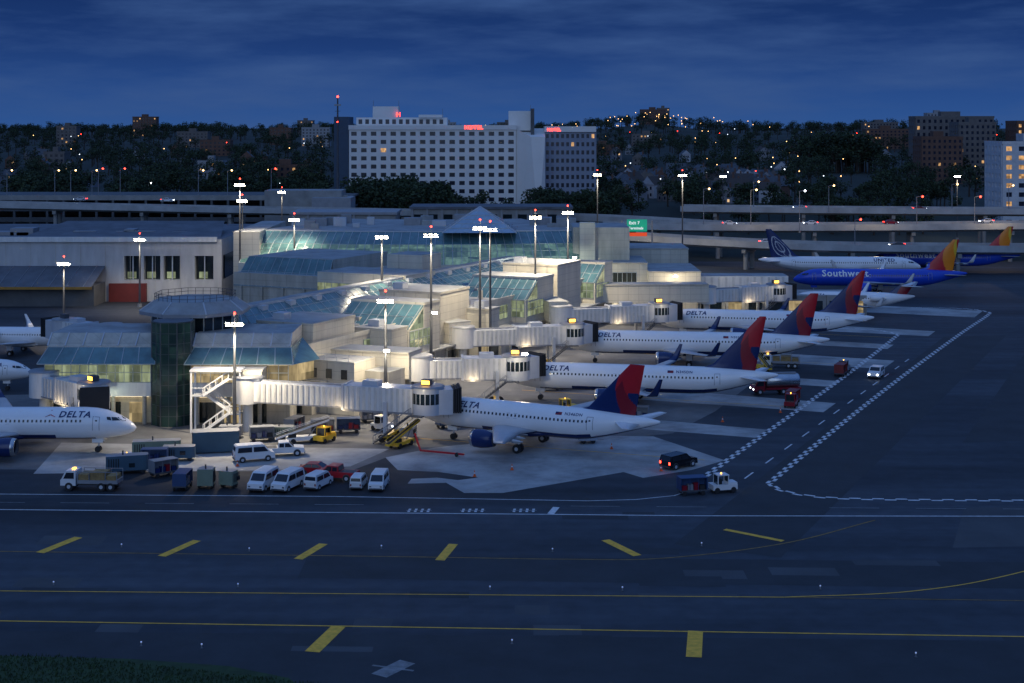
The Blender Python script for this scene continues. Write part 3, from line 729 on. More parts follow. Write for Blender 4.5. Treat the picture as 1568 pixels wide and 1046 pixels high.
for i in range(4):
    a=V(base[i]);b=V(base[(i+1)%4]); hb.poly([a,b,ap],M_pyr); hb.bar(a,ap,.22,M_wgrey)
    for t in(.17,.34,.5,.66,.83):
        hb.bar(a.lerp(ap,t),b.lerp(ap,t),.14,M_mull)
        mid=a.lerp(b,.5); p=a.lerp(b,t); f=2*min(t,1-t)
        if f<.99: hb.bar(p,mid.lerp(ap,f)+(p-mid)*(1-f),.12,M_mull)
for _ in range(26):
    x=random.uniform(-55,12); y=random.uniform(358,385); s=random.uniform(1,3)
    hb.box(x,x+s*1.6,y,y+s,17.7,17.7+random.uniform(.8,2.2),random.choice([M_wgrey,M_roof,M_grey]))
hb.box(14,27,345,362,0,19,M_cream2,M_roof); hb.box(15.5,19,343.5,346,11,20.2,M_cream)
hb.build('airport_terminal_headhouse')
cb=MB(PM)
cb.box(-62,-34,70,100,0,12.6,M_cream2,M_roof)
cb.panel((-62,69.9,10),(-40,69.9,10),(-41,74,15.6),(-61,74,15.6),12,2,M_teal,M_mull)
cb.box(-61,-41,74,96,12.6,15.6,M_cream2,M_roof); cb.box(-39.5,-20,66,78,9,14,M_cream,M_roof); cb.box(-32,-24,80,88,10,16.6,M_cream,M_roof)
for k in range(9):cb.bar((-60+k*5,69.7,0),(-60+k*5,69.7,10),.5,M_cream2)
cb.panel((-39.5,65.95,10),(-20,65.95,10),(-20,65.95,12),(-39.5,65.95,12),12,1,G_green,M_mull)
cb.build('terminal_wing')
eb=MB()
def eblock(x0,x1,Y,dp,z0,z1,win=None):
    eb.box(x0,x1,Y,Y+dp,z0,z1,M_cream,M_roof); eb.box(x0-.1,x1+.1,Y-.1,Y+dp+.1,z1,z1+.35,M_cream2,M_roof)
    if win: eb.panel((win[0],Y-.04,win[2]),(win[1],Y-.04,win[2]),(win[1],Y-.04,win[3]),(win[0],Y-.04,win[3]),8,1,M_dkglass,M_mull)
eblock(17.5,30.5,338,18,5,11.2,(19.5,28,6.6,9.3)); eblock(30.5,42,334,20,0,9.6); eblock(16,30,341,16,0,5); eblock(19,42.5,362,16,0,12.5)
for k in range(6): eb.box(18.5+k*2.2,19.1+k*2.2,337.6,338,0,5,M_cream2)
for k in range(8):
    x=43+k*4.5; eb.box(x,x+4.4,334,346,0,4.6,M_conc,M_roof); eb.quad((x+.6,333.96,.2),(x+3.6,333.96,.2),(x+3.6,333.96,3.4),(x+.6,333.96,3.4),G_warm if k%3==1 else M_dkglass)
eb.box(42.5,62,337,344,4.6,8.6,M_jb,M_roof)
for k in range(12): eb.box(43+k*1.6,43.5+k*1.6,336.9,337,4.8,8.4,M_jb2)
eb.build('terminal_east_building')
wb=MB()
M_wwall=mat('west_wall_white',(.5,.5,.5),.7,var=.2,streak=True)
wb.box(-230,-104,362,420,0,15,M_wwall,M_roofd)
wb.box(-104,-70,362.1,420,11.,15,M_wwall,M_roofd); wb.box(-104,-70,362.1,420,0,5.2,M_wwall); wb.box(-104,-70,364,419.9,5.2,11,M_dkglass)
for x0,x1 in ((-104,-93.5),(-89.5,-88.8),(-84.8,-84.),(-80,-76.5),(-72,-70)): wb.box(x0,x1,362.15,366,5.2,11,M_wwall)
for x in(-91.5,-86.8,-82,-78.4,-74.2): wb.box(x-.12,x+.12,362.6,362.8,5.2,11,M_wgrey); wb.box(x-1.6,x+.5,363.9,363.96,5.4,7.,G_green)
wb.box(-230,-71,361.3,362,14.4,15.6,M_jb)
for k in range(26): wb.box(-230+k*6-.04,-230+k*6+.04,361.96,362,0,14.4,M_cream2)
wb.box(-160,-98,352,362,0,4.8,M_concd,M_roofd); wb.add([(-160,350,4.8),(-98,350,4.8),(-98,362,8.6),(-160,362,8.6)],[(0,1,2,3)],M_roofd)
for k in range(16): wb.bar((-160+k*4,350,4.85),(-160+k*4,362,8.65),.12,M_grey)
wb.box(-160,-98,349.7,350,4.2,4.8,mat('ochre_band',(.4,.2,.03)))
wb.box(-97,-88,361.2,362.05,0,4.4,mat('maroon_panel',(.16,.02,.015)))
for _ in range(14):
    x=random.uniform(-135,-75); wb.box(x,x+random.uniform(2,6),375,380,15,15+random.uniform(.6,2),M_grey)
wb.add([(-120,366,15.01),(-71,366,15.01),(-75,392,17.6),(-116,392,17.6)],[(0,1,2,3)],M_roofd)
wb.build('west_concourse_building')

# ---------------------------------------------------------------- facades / city
def facade(mb,org,ang,wd,z0,rows,rh,cols,m,wfrac=.55,hfrac=.55,lit=.06,glass=None,proud=.35,lm=None):
    M0=mb.M; mb.M=M0@Matrix.Translation(org)@Matrix.Rotation(ang,4,'Z')
    cw=wd/cols; pw_=cw*(1-wfrac); sh=rh*(1-hfrac)
    for i in range(cols+1):
        x=i*cw; mb.box(max(0,x-pw_/2),min(wd,x+pw_/2),-proud,.02,z0,z0+rows*rh,m)
    for j in range(rows+1):
        z=z0+j*rh; mb.box(0.01,wd-.01,-proud+.03,.01,max(z0,z-sh/2),min(z0+rows*rh,z+sh/2),m)
    for i in range(cols):
        for j in range(rows):
            g=(glass or M_bwin) if random.random()>lit else (lm or G_far)
            mb.quad((i*cw+pw_/2,0,z0+j*rh+sh/2),((i+1)*cw-pw_/2,0,z0+j*rh+sh/2),((i+1)*cw-pw_/2,0,z0+(j+1)*rh-sh/2),(i*cw+pw_/2,0,z0+(j+1)*rh-sh/2),g)
    mb.M=M0
ho=MB()
hz=42.6
ho.box(-69.4,1.7,640.1,660,0,hz,M_hotel,M_roof)
facade(ho,(-69.4,640,hz-1.6-11*3.5),0,71.1,0,11,3.5,17,M_hotel,.56,.5,.015)
ho.box(-69.6,1.9,639.2,660.1,hz-1.6,hz+.3,M_hotel)
ho.box(-76,-69.7,641,660,0,46.5,mat('hotel_side_blue',(.035,.07,.12),.6),M_roof)
ho.box(-67,-28,646,658,hz,46.2,M_hotel,M_roof)
for k in range(13): ho.quad((-66+k*2.9,645.97,43.4),(-64.4+k*2.9,645.97,43.4),(-64.4+k*2.9,645.97,45.4),(-66+k*2.9,645.97,45.4),M_bwin)
ho.box(-60,-49,647,657,46.2,51,M_hotel,M_roof); ho.box(-40,-30,644,657,46.2,47.4,M_hotel); ho.box(-1.5,8,646,657,hz-2,49,M_hotel)
ho.box(8.,9.5,640,655,hz-4,50,M_concd)
ho.add([(1.75,640.3,0),(11,631,0),(14,634,0),(14,655,0),(1.75,655,0),(1.75,640.3,41.5),(8,635.5,38),(14,634,38),(14,655,41.5),(1.75,655,41.5)],[(0,1,6,5),(1,2,7,6),(2,3,8,7),(5,6,7,8,9)],M_hotel)
ho.box(14.05,35.7,642.1,662,0,hz-1,M_hotel,M_roof)
M_wingw=mat('hotel_wing_grey',(.26,.29,.36),.7,var=.1)
facade(ho,(14.05,642,hz-2.6-10*3.5),0,21.6,0,10,3.5,10,M_wingw,.55,.5,.03)
ho.box(13.9,35.9,641,662,hz-2.6,hz-.2,M_hotel)
facade(ho,(35.7,641.7,hz-2.6-10*3.5),rad(90),20,0,10,3.5,8,M_wingw,.5,.5,.05)
def sign(mb,s,x,y,z,size,m):
    vs,fs,wd=get_text(s,size,0,.05); mb.add([(x+a,y,z+b) for a,b,_ in vs],fs,m)
E_sign=mat('red_neon',(1,.05,.03),es=5,ecol=(1,.05,.03))
sign(ho,'HOTEL',-20.2,639.1,41.2,2.3,E_sign); sign(ho,'HOTEL',15,640.9,40.4,1.7,E_sign); sign(ho,'H',-49.8,645.8,46.6,2.6,E_sign)
for x,z in((-60,51),(-49,51),(8,49),(-30,47.4)): ho.cyl((x,650,z),(x,650,z+2.6),.1,n=6,m=M_grey)
ho.build('hotel_building')

def apartment(x,y,wd,dp,h,m,rows,cols,lit=.12,glass=None,name='apartment_building',lm=None,ang=0):
    mb=MB(); z0=0; mb.box(0,wd,.05,dp,0,h,m,M_roofd)
    rh=(h-2)/rows; facade(mb,(0,0,.8),0,wd,0,rows,rh,cols,m,.45,.5,lit,glass,lm=lm)
    facade(mb,(0.05,dp,.8),rad(-90),dp-.5,0,rows,rh,max(2,int(dp/4)),m,.45,.5,lit,glass,lm=lm)
    mb.box(-.3,wd+.3,-.4,dp+.3,h-1.2,h,m,M_roofd); mb.box(wd*.35,wd*.6,dp*.3,dp*.7,h,h+3,m)
    return mb.build(name,(x,y,H(x+wd/2,y)-1),ang)
M_brick=mat('brick_brown',(.16,.085,.06),.85,var=.25); M_brick2=mat('brick_grey',(.17,.15,.14),.85,var=.25); M_pale=mat('pale_stone',(.33,.33,.34),.8)
apartment(240,880,24,18,29,M_brick,8,8,.07); apartment(268,900,22,20,37,M_brick2,10,7,.06); apartment(296,880,34,20,38,M_brick,10,10,.07); apartment(258,960,50,16,40,M_brick2,9,14,.05)
apartment(196,600,30,22,35,mat('office_white',(.62,.62,.63),.7),9,6,.45,name='office_building')
for x,y,wd,h,m in((-318,1020,14,15,M_brick2),(-270,1300,26,15,M_brick),(-210,1500,28,20,M_pale),(-455,1500,20,22,M_brick2),(-330,1480,30,17,M_brick2),(-250,1550,22,19,M_brick),(-300,2100,22,22,M_brick2),(175,2040,34,22,M_brick),(200,2060,16,26,M_brick2),(-120,1250,36,16,M_brick2),(60,1200,26,13,M_brick),(330,1400,40,20,M_brick),(470,1700,26,30,M_pale),(-205,980,16,11,M_pale),(-150,900,28,12,M_brick),(410,1750,40,18,M_brick2),(120,1500,30,14,M_brick2),(-170,1950,40,24,M_brick2),(-95,2000,20,22,M_pale),(-480,1900,30,26,M_brick),(-20,2000,30,20,M_brick2)):
    apartment(x,y,wd,14,h,m,max(3,int(h/3.2)),max(4,int(wd/3.5)),.07)
def house(x,y,s,ang,m,rm):
    mb=MB(); w_,d_,h_=7*s,9*s,6*s
    mb.box(-w_/2,w_/2,-d_/2,d_/2,0,h_,m)
    mb.add([(-w_/2-.4,-d_/2-.4,h_),(w_/2+.4,-d_/2-.4,h_),(w_/2+.4,d_/2+.4,h_),(-w_/2-.4,d_/2+.4,h_),(0,-d_/2-.4,h_+3.4*s),(0,d_/2+.4,h_+3.4*s)],[(0,4,5,3),(1,2,5,4),(0,1,4),(3,5,2)],[rm,rm,m,m])
    for cx in(-1.6*s,1.6*s):
        for z in(1.2*s,3.9*s):
            g=E_dim if random.random()<.14 else M_bwin
            mb.quad((cx-.5*s,-d_/2-.03,z),(cx+.5*s,-d_/2-.03,z),(cx+.5*s,-d_/2-.03,z+1.3*s),(cx-.5*s,-d_/2-.03,z+1.3*s),g)
            mb.quad((-w_/2-.03,cx*1.4+.5,z),(-w_/2-.03,cx*1.4-.5,z),(-w_/2-.03,cx*1.4-.5,z+1.2),(-w_/2-.03,cx*1.4+.5,z+1.2),M_bwin)
    mb.box(-.5*s,.4*s,-d_/2-.06,-d_/2,0,2*s,M_dgrey); mb.box(w_*.2,w_*.2+.8,0,.8,h_+1,h_+4.3*s,M_brick)
    mb.build('gabled_house',(x,y,H(x,y)-.5),ang)
HM=[mat('siding_grey',(.26,.26,.28),.7),M_brick2,mat('siding_white',(.42,.43,.46),.7),mat('siding_blue',(.12,.15,.2),.7),M_brick]
RM=[mat('shingle_grey',(.08,.085,.095),.9),mat('shingle_brown',(.07,.055,.05),.9),M_dgrey]
for _ in range(135):
    if random.random()<.55: y=random.uniform(690,900); x=random.uniform(.05*y,.18*y)
    else: y=random.uniform(800,1400); x=random.uniform(-.34*y,.34*y)
    if -80<x<40 and y<720: continue
    if 225<x<345 and 860<y<990: continue
    house(x,y,random.uniform(.95,1.3),random.choice([.2,-.3,1.4,.1,-.9]),random.choice(HM),random.choice(RM))

# ---------------------------------------------------------------- trees
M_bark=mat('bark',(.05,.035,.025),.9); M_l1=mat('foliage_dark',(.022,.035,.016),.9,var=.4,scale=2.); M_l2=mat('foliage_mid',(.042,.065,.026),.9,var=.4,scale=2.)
def tree_mesh(seed,h=13,nl=650):
    r=random.Random(seed); mb=MB()
    mb.cyl((0,0,0),(.2,.1,h*.38),.38,.26,8,M_bark); mb.cyl((.2,.1,h*.38),(0,.2,h*.75),.26,.08,6,M_bark)
    cl=[]
    for k in range(9):
        a=r.uniform(0,6.28); zz=h*r.uniform(.42,.88); rr=r.uniform(.5,1)*h*.3*(1.15-abs(zz/h-.6)*1.4)
        c=V((math.cos(a)*rr,math.sin(a)*rr,zz)); cl.append((c,r.uniform(.11,.19)*h)); mb.cyl((.1,.1,h*.35+k*.2),tuple(c),.13,.03,5,M_bark,cap=False)
    cl.append((V((0,0,h*.85)),h*.14)); cl.append((V((0,0,h*.6)),h*.2))
    for _ in range(nl):
        c,R_=r.choice(cl); d=V((r.gauss(0,1),r.gauss(0,1),r.gauss(0,.8))); d=d.normalized()*R_*r.uniform(.55,1.08)
        p=c+d; s=r.uniform(.25,.6); e1=V((r.gauss(0,1),r.gauss(0,1),r.gauss(0,1))).normalized(); e2=e1.cross(V((r.gauss(0,1),r.gauss(0,1),r.gauss(0,1)))).normalized()
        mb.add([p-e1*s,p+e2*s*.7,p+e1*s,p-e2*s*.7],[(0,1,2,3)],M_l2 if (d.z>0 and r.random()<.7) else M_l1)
    return mb
def tree_set(name,items,nl=650):
    """a mass of trees: one parent with instanced trees below it"""
    root=bpy.data.objects.new(name,None); sc.collection.objects.link(root)
    ms=[]
    for s in range(4):
        o=tree_mesh(11+s,nl=nl).build('tree_source'); ms.append(o.data); bpy.data.objects.remove(o)
    for i,(x,y,s) in enumerate(items):
        o=bpy.data.objects.new('tree_crown',random.choice(ms)); sc.collection.objects.link(o); o.parent=root
        o.location=(x,y,H(x,y)-.3); o.scale=(s*random.uniform(.9,1.25),s*random.uniform(.9,1.25),s); o.rotation_euler=(0,0,random.uniform(0,6.3))
it=[]
for _ in range(70): it.append((random.uniform(-66,-27),random.uniform(588,625),random.uniform(1.0,1.45)))
for _ in range(40): it.append((random.uniform(5,40),random.uniform(585,620),random.uniform(.8,1.2)))
for _ in range(25): it.append((random.uniform(-66,0),random.uniform(600,628),random.uniform(.7,.95)))
for _ in range(80): it.append((random.uniform(40,190),random.uniform(575,690),random.uniform(.6,1.1)))
for _ in range(60): it.append((random.uniform(-230,-78),random.uniform(620,700),random.uniform(.9,1.3)))
tree_set('roadside_trees',it)
it=[]
for _ in range(1000):
    y=random.uniform(690,1700); x=random.uniform(-.37*y,.37*y)
    if -80<x<42 and y<700: continue
    if .04*y<x<.18*y and y<950 and random.random()<.72: continue
    it.append((x,y,random.uniform(.8,1.3)))
for _ in range(750):
    y=random.uniform(1750,2300); x=random.uniform(-.37*y,.37*y); it.append((x,y,random.uniform(.9,1.5)))
for _ in range(46):
    it.append((random.uniform(205,245)+random.gauss(0,4),random.uniform(1010,1060),random.uniform(1.5,2.3)))
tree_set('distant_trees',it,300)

def lampfield(name,pts):
    mb=MB()
    for x,y,h,m in pts:
        z=H(x,y); mb.cyl((x,y,z),(x,y,z+h),.12,.08,5,M_dgrey,cap=False); mb.bar((x,y,z+h),(x+1.2,y,z+h+.1),.1,M_dgrey); mb.sphere((x+1.2,y,z+h-.1),.16+.00016*y,m,6)
    mb.build(name)
E_far=mat('lamp_far',(1,.6,.25),es=5,ecol=(1,.55,.2)); E_farc=mat('lamp_far_cool',(.8,.9,1),es=3,ecol=(.8,.9,1))
pts=[]
for _ in range(100):
    y=random.uniform(650,1700); x=random.uniform(-.36*y,.36*y)
    if random.random()<.45: x=random.uniform(.06*y,.34*y)
    if -85<x<40 and y<720: continue
    pts.append((x,y,random.uniform(9,14),random.choice([E_far,E_far,E_farc,E_red,E_far])))
for _ in range(50):
    x=random.gauss(170,65); pts.append((x,random.uniform(1700,1990),random.uniform(12,18),E_far))
for x,y in((108,760),(144,800),(-155,640),(-100,640),(-95,700)): pts.append((x,y,12,E_lampc))
lampfield('distant_street_lights',pts)

# ---------------------------------------------------------------- parking garage and elevated roads
pg=MB()
for k,z in enumerate((3.5,7.5,11.5,15.5)):
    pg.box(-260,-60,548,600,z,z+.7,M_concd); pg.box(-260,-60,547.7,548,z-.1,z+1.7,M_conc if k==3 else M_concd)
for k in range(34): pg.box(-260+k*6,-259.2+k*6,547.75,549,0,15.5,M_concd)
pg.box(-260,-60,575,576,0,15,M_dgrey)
for _ in range(130):
    x=random.uniform(-255,-62); z=random.choice((3.3,7.3,11.3)); pg.box(x,x+1.0,556,556.2,z-.25,z-.1,E_dim)
pg.box(-90,-62,546,560,0,19,M_conc,M_roof); pg.box(-72,-58,540,556,0,16.6,mat('garage_core_white',(.3,.31,.33)))
pg.build('parking_garage')
gg=MB()
for x0,x1,y,z in((-72,-38,490,13.5),(-34,20,505,14.5)):
    gg.box(x0,x1,y,y+20,0,z,M_conc,M_roofd)
    for k in range(int((x1-x0)/5)):
        gg.box(x0+1+k*5,x0+4+k*5,y-.05,y+.0,z-4.6,z-1.8,M_dkglass); gg.box(x0+.2+k*5,x0+.8+k*5,y-.5,y,z-6,z,M_pale)
    gg.box(x0-.5,x1+.5,y-.7,y+20,z,z+.8,M_pale if z<14 else M_roofd)
gg.build('terminal_service_building')
def lamp_post(x,y,h,zb=0.,kind='w',name='street_lamp'):
    m={'w':E_lampw,'c':E_lampc,'r':E_red}[kind]; mb=MB()
    mb.cyl((0,0,0),(0,0,.5),.3,.25,8,M_conc); mb.cyl((0,0,.5),(0,0,h),.16,.09,8,M_grey)
    mb.bar((0,0,h),(1.8,0,h+.3),.12,M_grey); mb.box(1.3,2.3,-.2,.2,h+.2,h+.4,M_grey); mb.sphere((1.8,0,h+.12),.34,m,8)
    return mb.build(name,(x,y,zb),random.uniform(-.4,.4))
for x,k in((-190,'w'),(-172,'w'),(-166,'w'),(-152,'r'),(-144,'r'),(-158,'w'),(-118,'w'),(-107,'w'),(-88.5,'r')):
    lamp_post(x*1.0,565 if k=='w' else 552,9.5 if k=='w' else 10.5,16.2,k)
M_deckc=mat('overpass_concrete',(.42,.43,.43),.8,var=.3,scale=.15)
def deck(P,z,w_,name,h=1.6,piers=True,zs=None):
    mb=MB(); Q=resample(catmull(P),6.); n=len(Q)
    zf=(lambda t:z) if zs is None else (lambda t:zs[0]+(zs[1]-zs[0])*t)
    cs=[(-w_/2,1.0),(-w_/2+.35,1.0),(-w_/2+.4,0),(w_/2-.4,0),(w_/2-.35,1.0),(w_/2,1.0),(w_/2,-h*.55),(w_/2-2,-h),(-w_/2+2,-h),(-w_/2,-h*.55)]
    rings=[]
    for i in range(n):
        t=(Q[min(i+1,n-1)]-Q[max(i-1,0)]).normalized(); nn=V((-t.y,t.x)); zz=zf(i/(n-1))
        rings.append([V((*(Q[i]+nn*a),zz+b)) for a,b in cs])
        if piers and i%5==2:
            for s in(-w_*.25,w_*.25):
                c=Q[i]+nn*s; mb.cyl((c.x,c.y,0),(c.x,c.y,zz-h-.9),.7,.7,10,M_conc)
            a_=Q[i]-nn*w_*.42; b_=Q[i]+nn*w_*.42; mb.bar((a_.x,a_.y,zz-h-.5),(b_.x,b_.y,zz-h-.5),1.2,M_conc)
    mb.loft(rings,lambda k,i:M_road if i==2 else M_deckc,smooth=False); mb.build(name)
deck([(28,500),(60,486),(110,476),(170,474),(260,486)],9.5,13,'highway_overpass',zs=(9.5,12.5))
deck([(36,470),(60,452),(90,438),(130,436),(200,440)],6.0,11,'highway_overpass',zs=(8,6.5))
deck([(60,530),(110,520),(180,512),(280,515)],13.5,13,'highway_overpass')
deck([(-260,520),(-180,522),(-100,524),(-30,530),(30,522),(70,500)],15.5,11,'highway_overpass',zs=(17,9.5))
for x,y,zb,h,k in((76,478,10,12,'w'),(90,470,9,13,'c'),(128,475,11,9,'r'),(108,512,13,9,'w'),(150,512,13.5,9,'w'),(62,486,10,12,'w'),(84,522,13,10,'w'),(146,474,11,9,'r'),(100,438,6,9,'r'),(170,514,13,9,'w')): lamp_post(x,y,h,zb,k)
for x,y,z in((76,466,20),(112,460,18),(150,462,18)): point_light('road_light',(x,y,z),2500,(1,.75,.45),.5)
gs=MB(); gs.cyl((33,450,0),(33,450,14),.25,n=8,m=M_grey); gs.cyl((42,450,0),(42,450,14),.25,n=8,m=M_grey); gs.bar((33,450,13),(42,450,13),.3,M_grey)
gs.box(34.4,40.4,449.4,449.6,10.8,14.4,mat('sign_green',(.01,.35,.2),.4,es=.35,ecol=(.02,.5,.3)))
E_sw=mat('sign_white',(.8,.8,.8),es=.5,ecol=(.9,1,.95))
sign(gs,'Exit 7',35,449.35,13,1.2,E_sw); sign(gs,'Terminals',34.8,449.35,11.5,1.0,E_sw); gs.box(34.4,40.4,449.4,449.6,9.4,10.5,mat('sign_amber',(.05,.01,0),es=.8,ecol=(.8,.08,.02)))
gs.build('highway_sign')
tm=MB(); tm.cyl((0,0,0),(0,0,53),.7,.25,10,M_dgrey)
for k in range(5): tm.bar((-1,0,20+k*7),(1,0,20+k*7),.15,M_dgrey)
tm.box(-1.2,1.2,-.4,.4,50,50.6,M_grey); tm.sphere((0,0,53.4),.4,E_red,8); tm.sphere((0,-.7,44),.25,E_red,8); tm.build('radio_mast',(-65,560,0))

# ---------------------------------------------------------------- floodlight masts
def mast(x,y,h,power=4000,zb=0.,heads=3,col=(1,.84,.6),red=True):
    mb=MB(); mb.cyl((0,0,0),(0,0,.8),.55,.5,12,M_conc); mb.cyl((0,0,.8),(0,0,h),.28,.13,12,M_dgrey)
    mb.bar((-1.0,0,h-.4),(1.0,0,h-.4),.16,M_grey); mb.bar((0,-.9,h-.4),(0,.9,h-.4),.14,M_grey)
    for k in range(heads):
        dx=-.85+1.7*k/max(1,heads-1); mb.box(dx-.32,dx+.32,-.75,-.1,h-.35,h-.05,M_grey)
        mb.add([(dx-.3,-.78,h-.02),(dx+.3,-.78,h-.02),(dx+.3,-.45,h-.5),(dx-.3,-.45,h-.5)],[(0,1,2,3)],E_lamp)
        mb.box(dx-.28,dx+.28,.15,.6,h-.42,h-.38,E_lamp)
    if red: mb.cyl((0,0,h),(0,0,h+1.1),.04,n=6,m=M_grey); mb.sphere((0,0,h+1.2),.17,E_red,8)
    o=mb.build('floodlight_mast',(x,y,zb))
    if power:
        l=bpy.data.lights.new('floodlight_beam','SPOT'); l.energy=power; l.color=col; l.shadow_soft_size=.5; l.spot_size=rad(142); l.spot_blend=.75
        lo=bpy.data.objects.new('floodlight_beam',l); lo.location=(0,-1.4,h-1.1); sc.collection.objects.link(lo); lo.parent=o
    return o
mast(-37.6,203.6,15.6,16000)
mast(-18.4,218.5,17,10000)
mast(-13.2,245,24.6,14500); mast(-5.6,263,24.6,14500); mast(-3.8,262,24.4,0); mast(4.6,296,24.5,20000); mast(11.6,312,24.5,22000)
mast(-24,277,14,10000,zb=8,red=False); mast(-62.5,345,29,14000); mast(-63.2,352,25,0); mast(-87,351,16,5500); mast(-89.5,300,15,6500)
mast(25.6,450,28,16000); mast(48.8,430,28.5,14000); mast(-50,345,12,6000,zb=9)
mast(78.7,560,24,0,red=False); mast(166,560,24,5000,red=False); mast(-72,470,22,5000)
def wall_lamp(x,y,z,pwr,col=(1,.86,.62)):
    mb=MB(); mb.bar((0,0,-.1),(0,.9,.2),.1,M_grey); mb.box(-.45,.45,-.3,.1,-.1,.2,M_grey); mb.box(-.4,.4,-.34,-.3,-.14,.16,E_lamp)
    o=mb.build('wall_floodlight',(x,y,z)); point_light('floodlight_beam',(0,-.9,-.3),pwr,col,.2,o)
wall_lamp(-18.2,218.,9.6,1000); wall_lamp(1.9,221.4,8.6,600); wall_lamp(-12.5,243,12,900); wall_lamp(-57,210.4,5.0,140,(.85,1,.8)); wall_lamp(14,336,12.8,1300,(.85,1,.85)); wall_lamp(-25,221,5.2,500); wall_lamp(24,336.4,4.4,900); wall_lamp(36,331,9.2,1100); wall_lamp(50,332,4.2,400); wall_lamp(-2,270,4.2,500)

# ---------------------------------------------------------------- vehicles
def vehicle(name,x,y,ang,prof,wd,paint,side_w=(),wind=None,rearw=None,wheels=(-1.4,1.5),r=.34,tumble=.12,zt=1.0,lights=False,extra=None,sc_=1.):
    mb=MB(); hw=wd/2
    def W(z): return hw-tumble*max(0,z-zt)
    n=len(prof); vs=[(px,-W(pz),pz) for px,pz in prof]+[(px,W(pz),pz) for px,pz in prof]
    fs=[(i,(i+1)%n,(i+1)%n+n,i+n) for i in range(n)]; mb.add(vs,fs,paint); mb.add(vs,[tuple(range(n-1,-1,-1)),tuple(range(n,2*n))],paint)
    for s in(-1,1):
        for pl in side_w: mb.poly([(px,s*(W(pz)+.012),pz) for px,pz in pl],M_win)
        for wx in wheels:
            mb.cyl((wx,s*(hw-.2),r),(wx,s*(hw+.03),r),r,n=14,m=M_black); mb.cyl((wx,s*(hw-.1),r),(wx,s*(hw+.045),r),r*.55,n=10,m=M_wgrey)
            mb.cyl((wx,s*(hw-.3),r+.02),(wx,s*(hw+.008),r+.02),r*1.2,n=14,m=M_dgrey)
    xf=max(p[0] for p in prof); xr_=min(p[0] for p in prof)
    for seg in(wind,rearw):
        if seg:
            (xa,za),(xb,zb)=seg; nx_=V((zb-za,0,-(xb-xa))).normalized()*.015
            if (nx_.x<0)!=(seg is rearw): nx_=-nx_
            mb.poly([(xa+nx_.x,-W(za)+.12,za+nx_.z),(xa+nx_.x,W(za)-.12,za+nx_.z),(xb+nx_.x,W(zb)-.12,zb+nx_.z),(xb+nx_.x,-W(zb)+.12,zb+nx_.z)],M_win)
    for s in(-1,1):
        mb.box(xf-.05,xf+.02,s*hw*.72-.14,s*hw*.72+.14,.62,.8,E_lampc if lights else M_steel)
        mb.box(xr_-.02,xr_+.05,s*hw*.8-.1,s*hw*.8+.1,.7,1.0,E_red if lights else M_dred)
    mb.box(xf-.06,xf+.06,-hw*.9,hw*.9,.32,.5,M_dgrey); mb.box(xr_-.06,xr_+.06,-hw*.9,hw*.9,.32,.5,M_dgrey)
    if extra: extra(mb)
    o=mb.build(name,(x,y,.03),ang); o.scale=(sc_,)*3; return o
VAN=[(-2.4,.35),(-2.45,1.2),(-2.3,2.0),(-2.1,2.12),(1.0,2.12),(1.3,2.0),(2.0,1.2),(2.55,1.0),(2.6,.35)]
def van(x,y,a,p=None,s=1.): vehicle('white_van',x,y,a,VAN,1.95,p or M_white,[[(-2.1,1.25),(-.3,1.25),(-.3,1.85),(-2.0,1.85)],[(-.1,1.25),(1.75,1.25),(1.25,1.85),(-.1,1.85)]],((1.98,1.25),(1.33,1.95)),((-2.42,1.25),(-2.32,1.9)),(-1.5,1.7),sc_=s)
for x,y,a,s in((-28.9,174.9,rad(-104),1),(-26.,174.6,rad(-110),.97),(-22.6,175.2,rad(70),.85),(-17.9,175.3,rad(84),.72),(-15.5,175.,rad(-95),.88)): van(x,y,a,None,s)
PICK=[(-2.7,.45),(-2.7,1.1),(-.7,1.1),(-.6,1.75),(.7,1.8),(1.35,1.15),(2.6,1.05),(2.7,.45)]
def pickup(x,y,a,p,nm): vehicle(nm,x,y,a,PICK,1.95,p,[[(-.5,1.18),(.1,1.18),(.1,1.66),(-.5,1.66)],[(.2,1.18),(1.15,1.18),(.7,1.68),(.2,1.68)]],((1.33,1.17),(.74,1.75)),((-.7,1.15),(-.62,1.7)),(-1.7,1.75),.4,extra=lambda mb:mb.box(-2.6,-.8,-.8,.8,1.08,1.115,M_dgrey))
van(-32.6,189.2,rad(20)); pickup(-29.3,192.3,rad(10),M_white,'white_pickup_truck')
pickup(-21.0,179,rad(165),M_red,'red_pickup_truck')
CAR=[(-2.2,.3),(-2.25,.85),(-1.7,1.0),(-1.1,1.42),(.3,1.45),(1.05,.98),(2.1,.85),(2.2,.3)]
def car(x,y,a,p,nm='parked_car',lights=False): return vehicle(nm,x,y,a,CAR,1.85,p,[[(-1.45,1.0),(-.45,1.0),(-.45,1.36),(-1.05,1.36)],[(-.38,1.0),(.85,1.0),(.25,1.38),(-.38,1.38)]],((1.0,1.0),(.35,1.42)),((-1.68,1.02),(-1.13,1.4)),(-1.35,1.4),tumble=.35,zt=.95,lights=lights)
car(-23.6,181.6,rad(-10),M_red,'red_car')
SUV=[(-2.4,.35),(-2.45,1.0),(-2.2,1.7),(.5,1.78),(1.2,1.15),(2.3,1.0),(2.4,.35)]
vehicle('black_car',20.6,185.6,rad(40),SUV,1.95,mat('black_paint',(.012,.012,.015),.15),[[(-2.1,1.1),(-.5,1.1),(-.5,1.6),(-2.05,1.6)],[(-.4,1.1),(1.0,1.1),(.5,1.62),(-.4,1.62)]],((1.15,1.18),(.55,1.72)),((-2.42,1.1),(-2.25,1.6)),(-1.5,1.5),.38,lights=True)
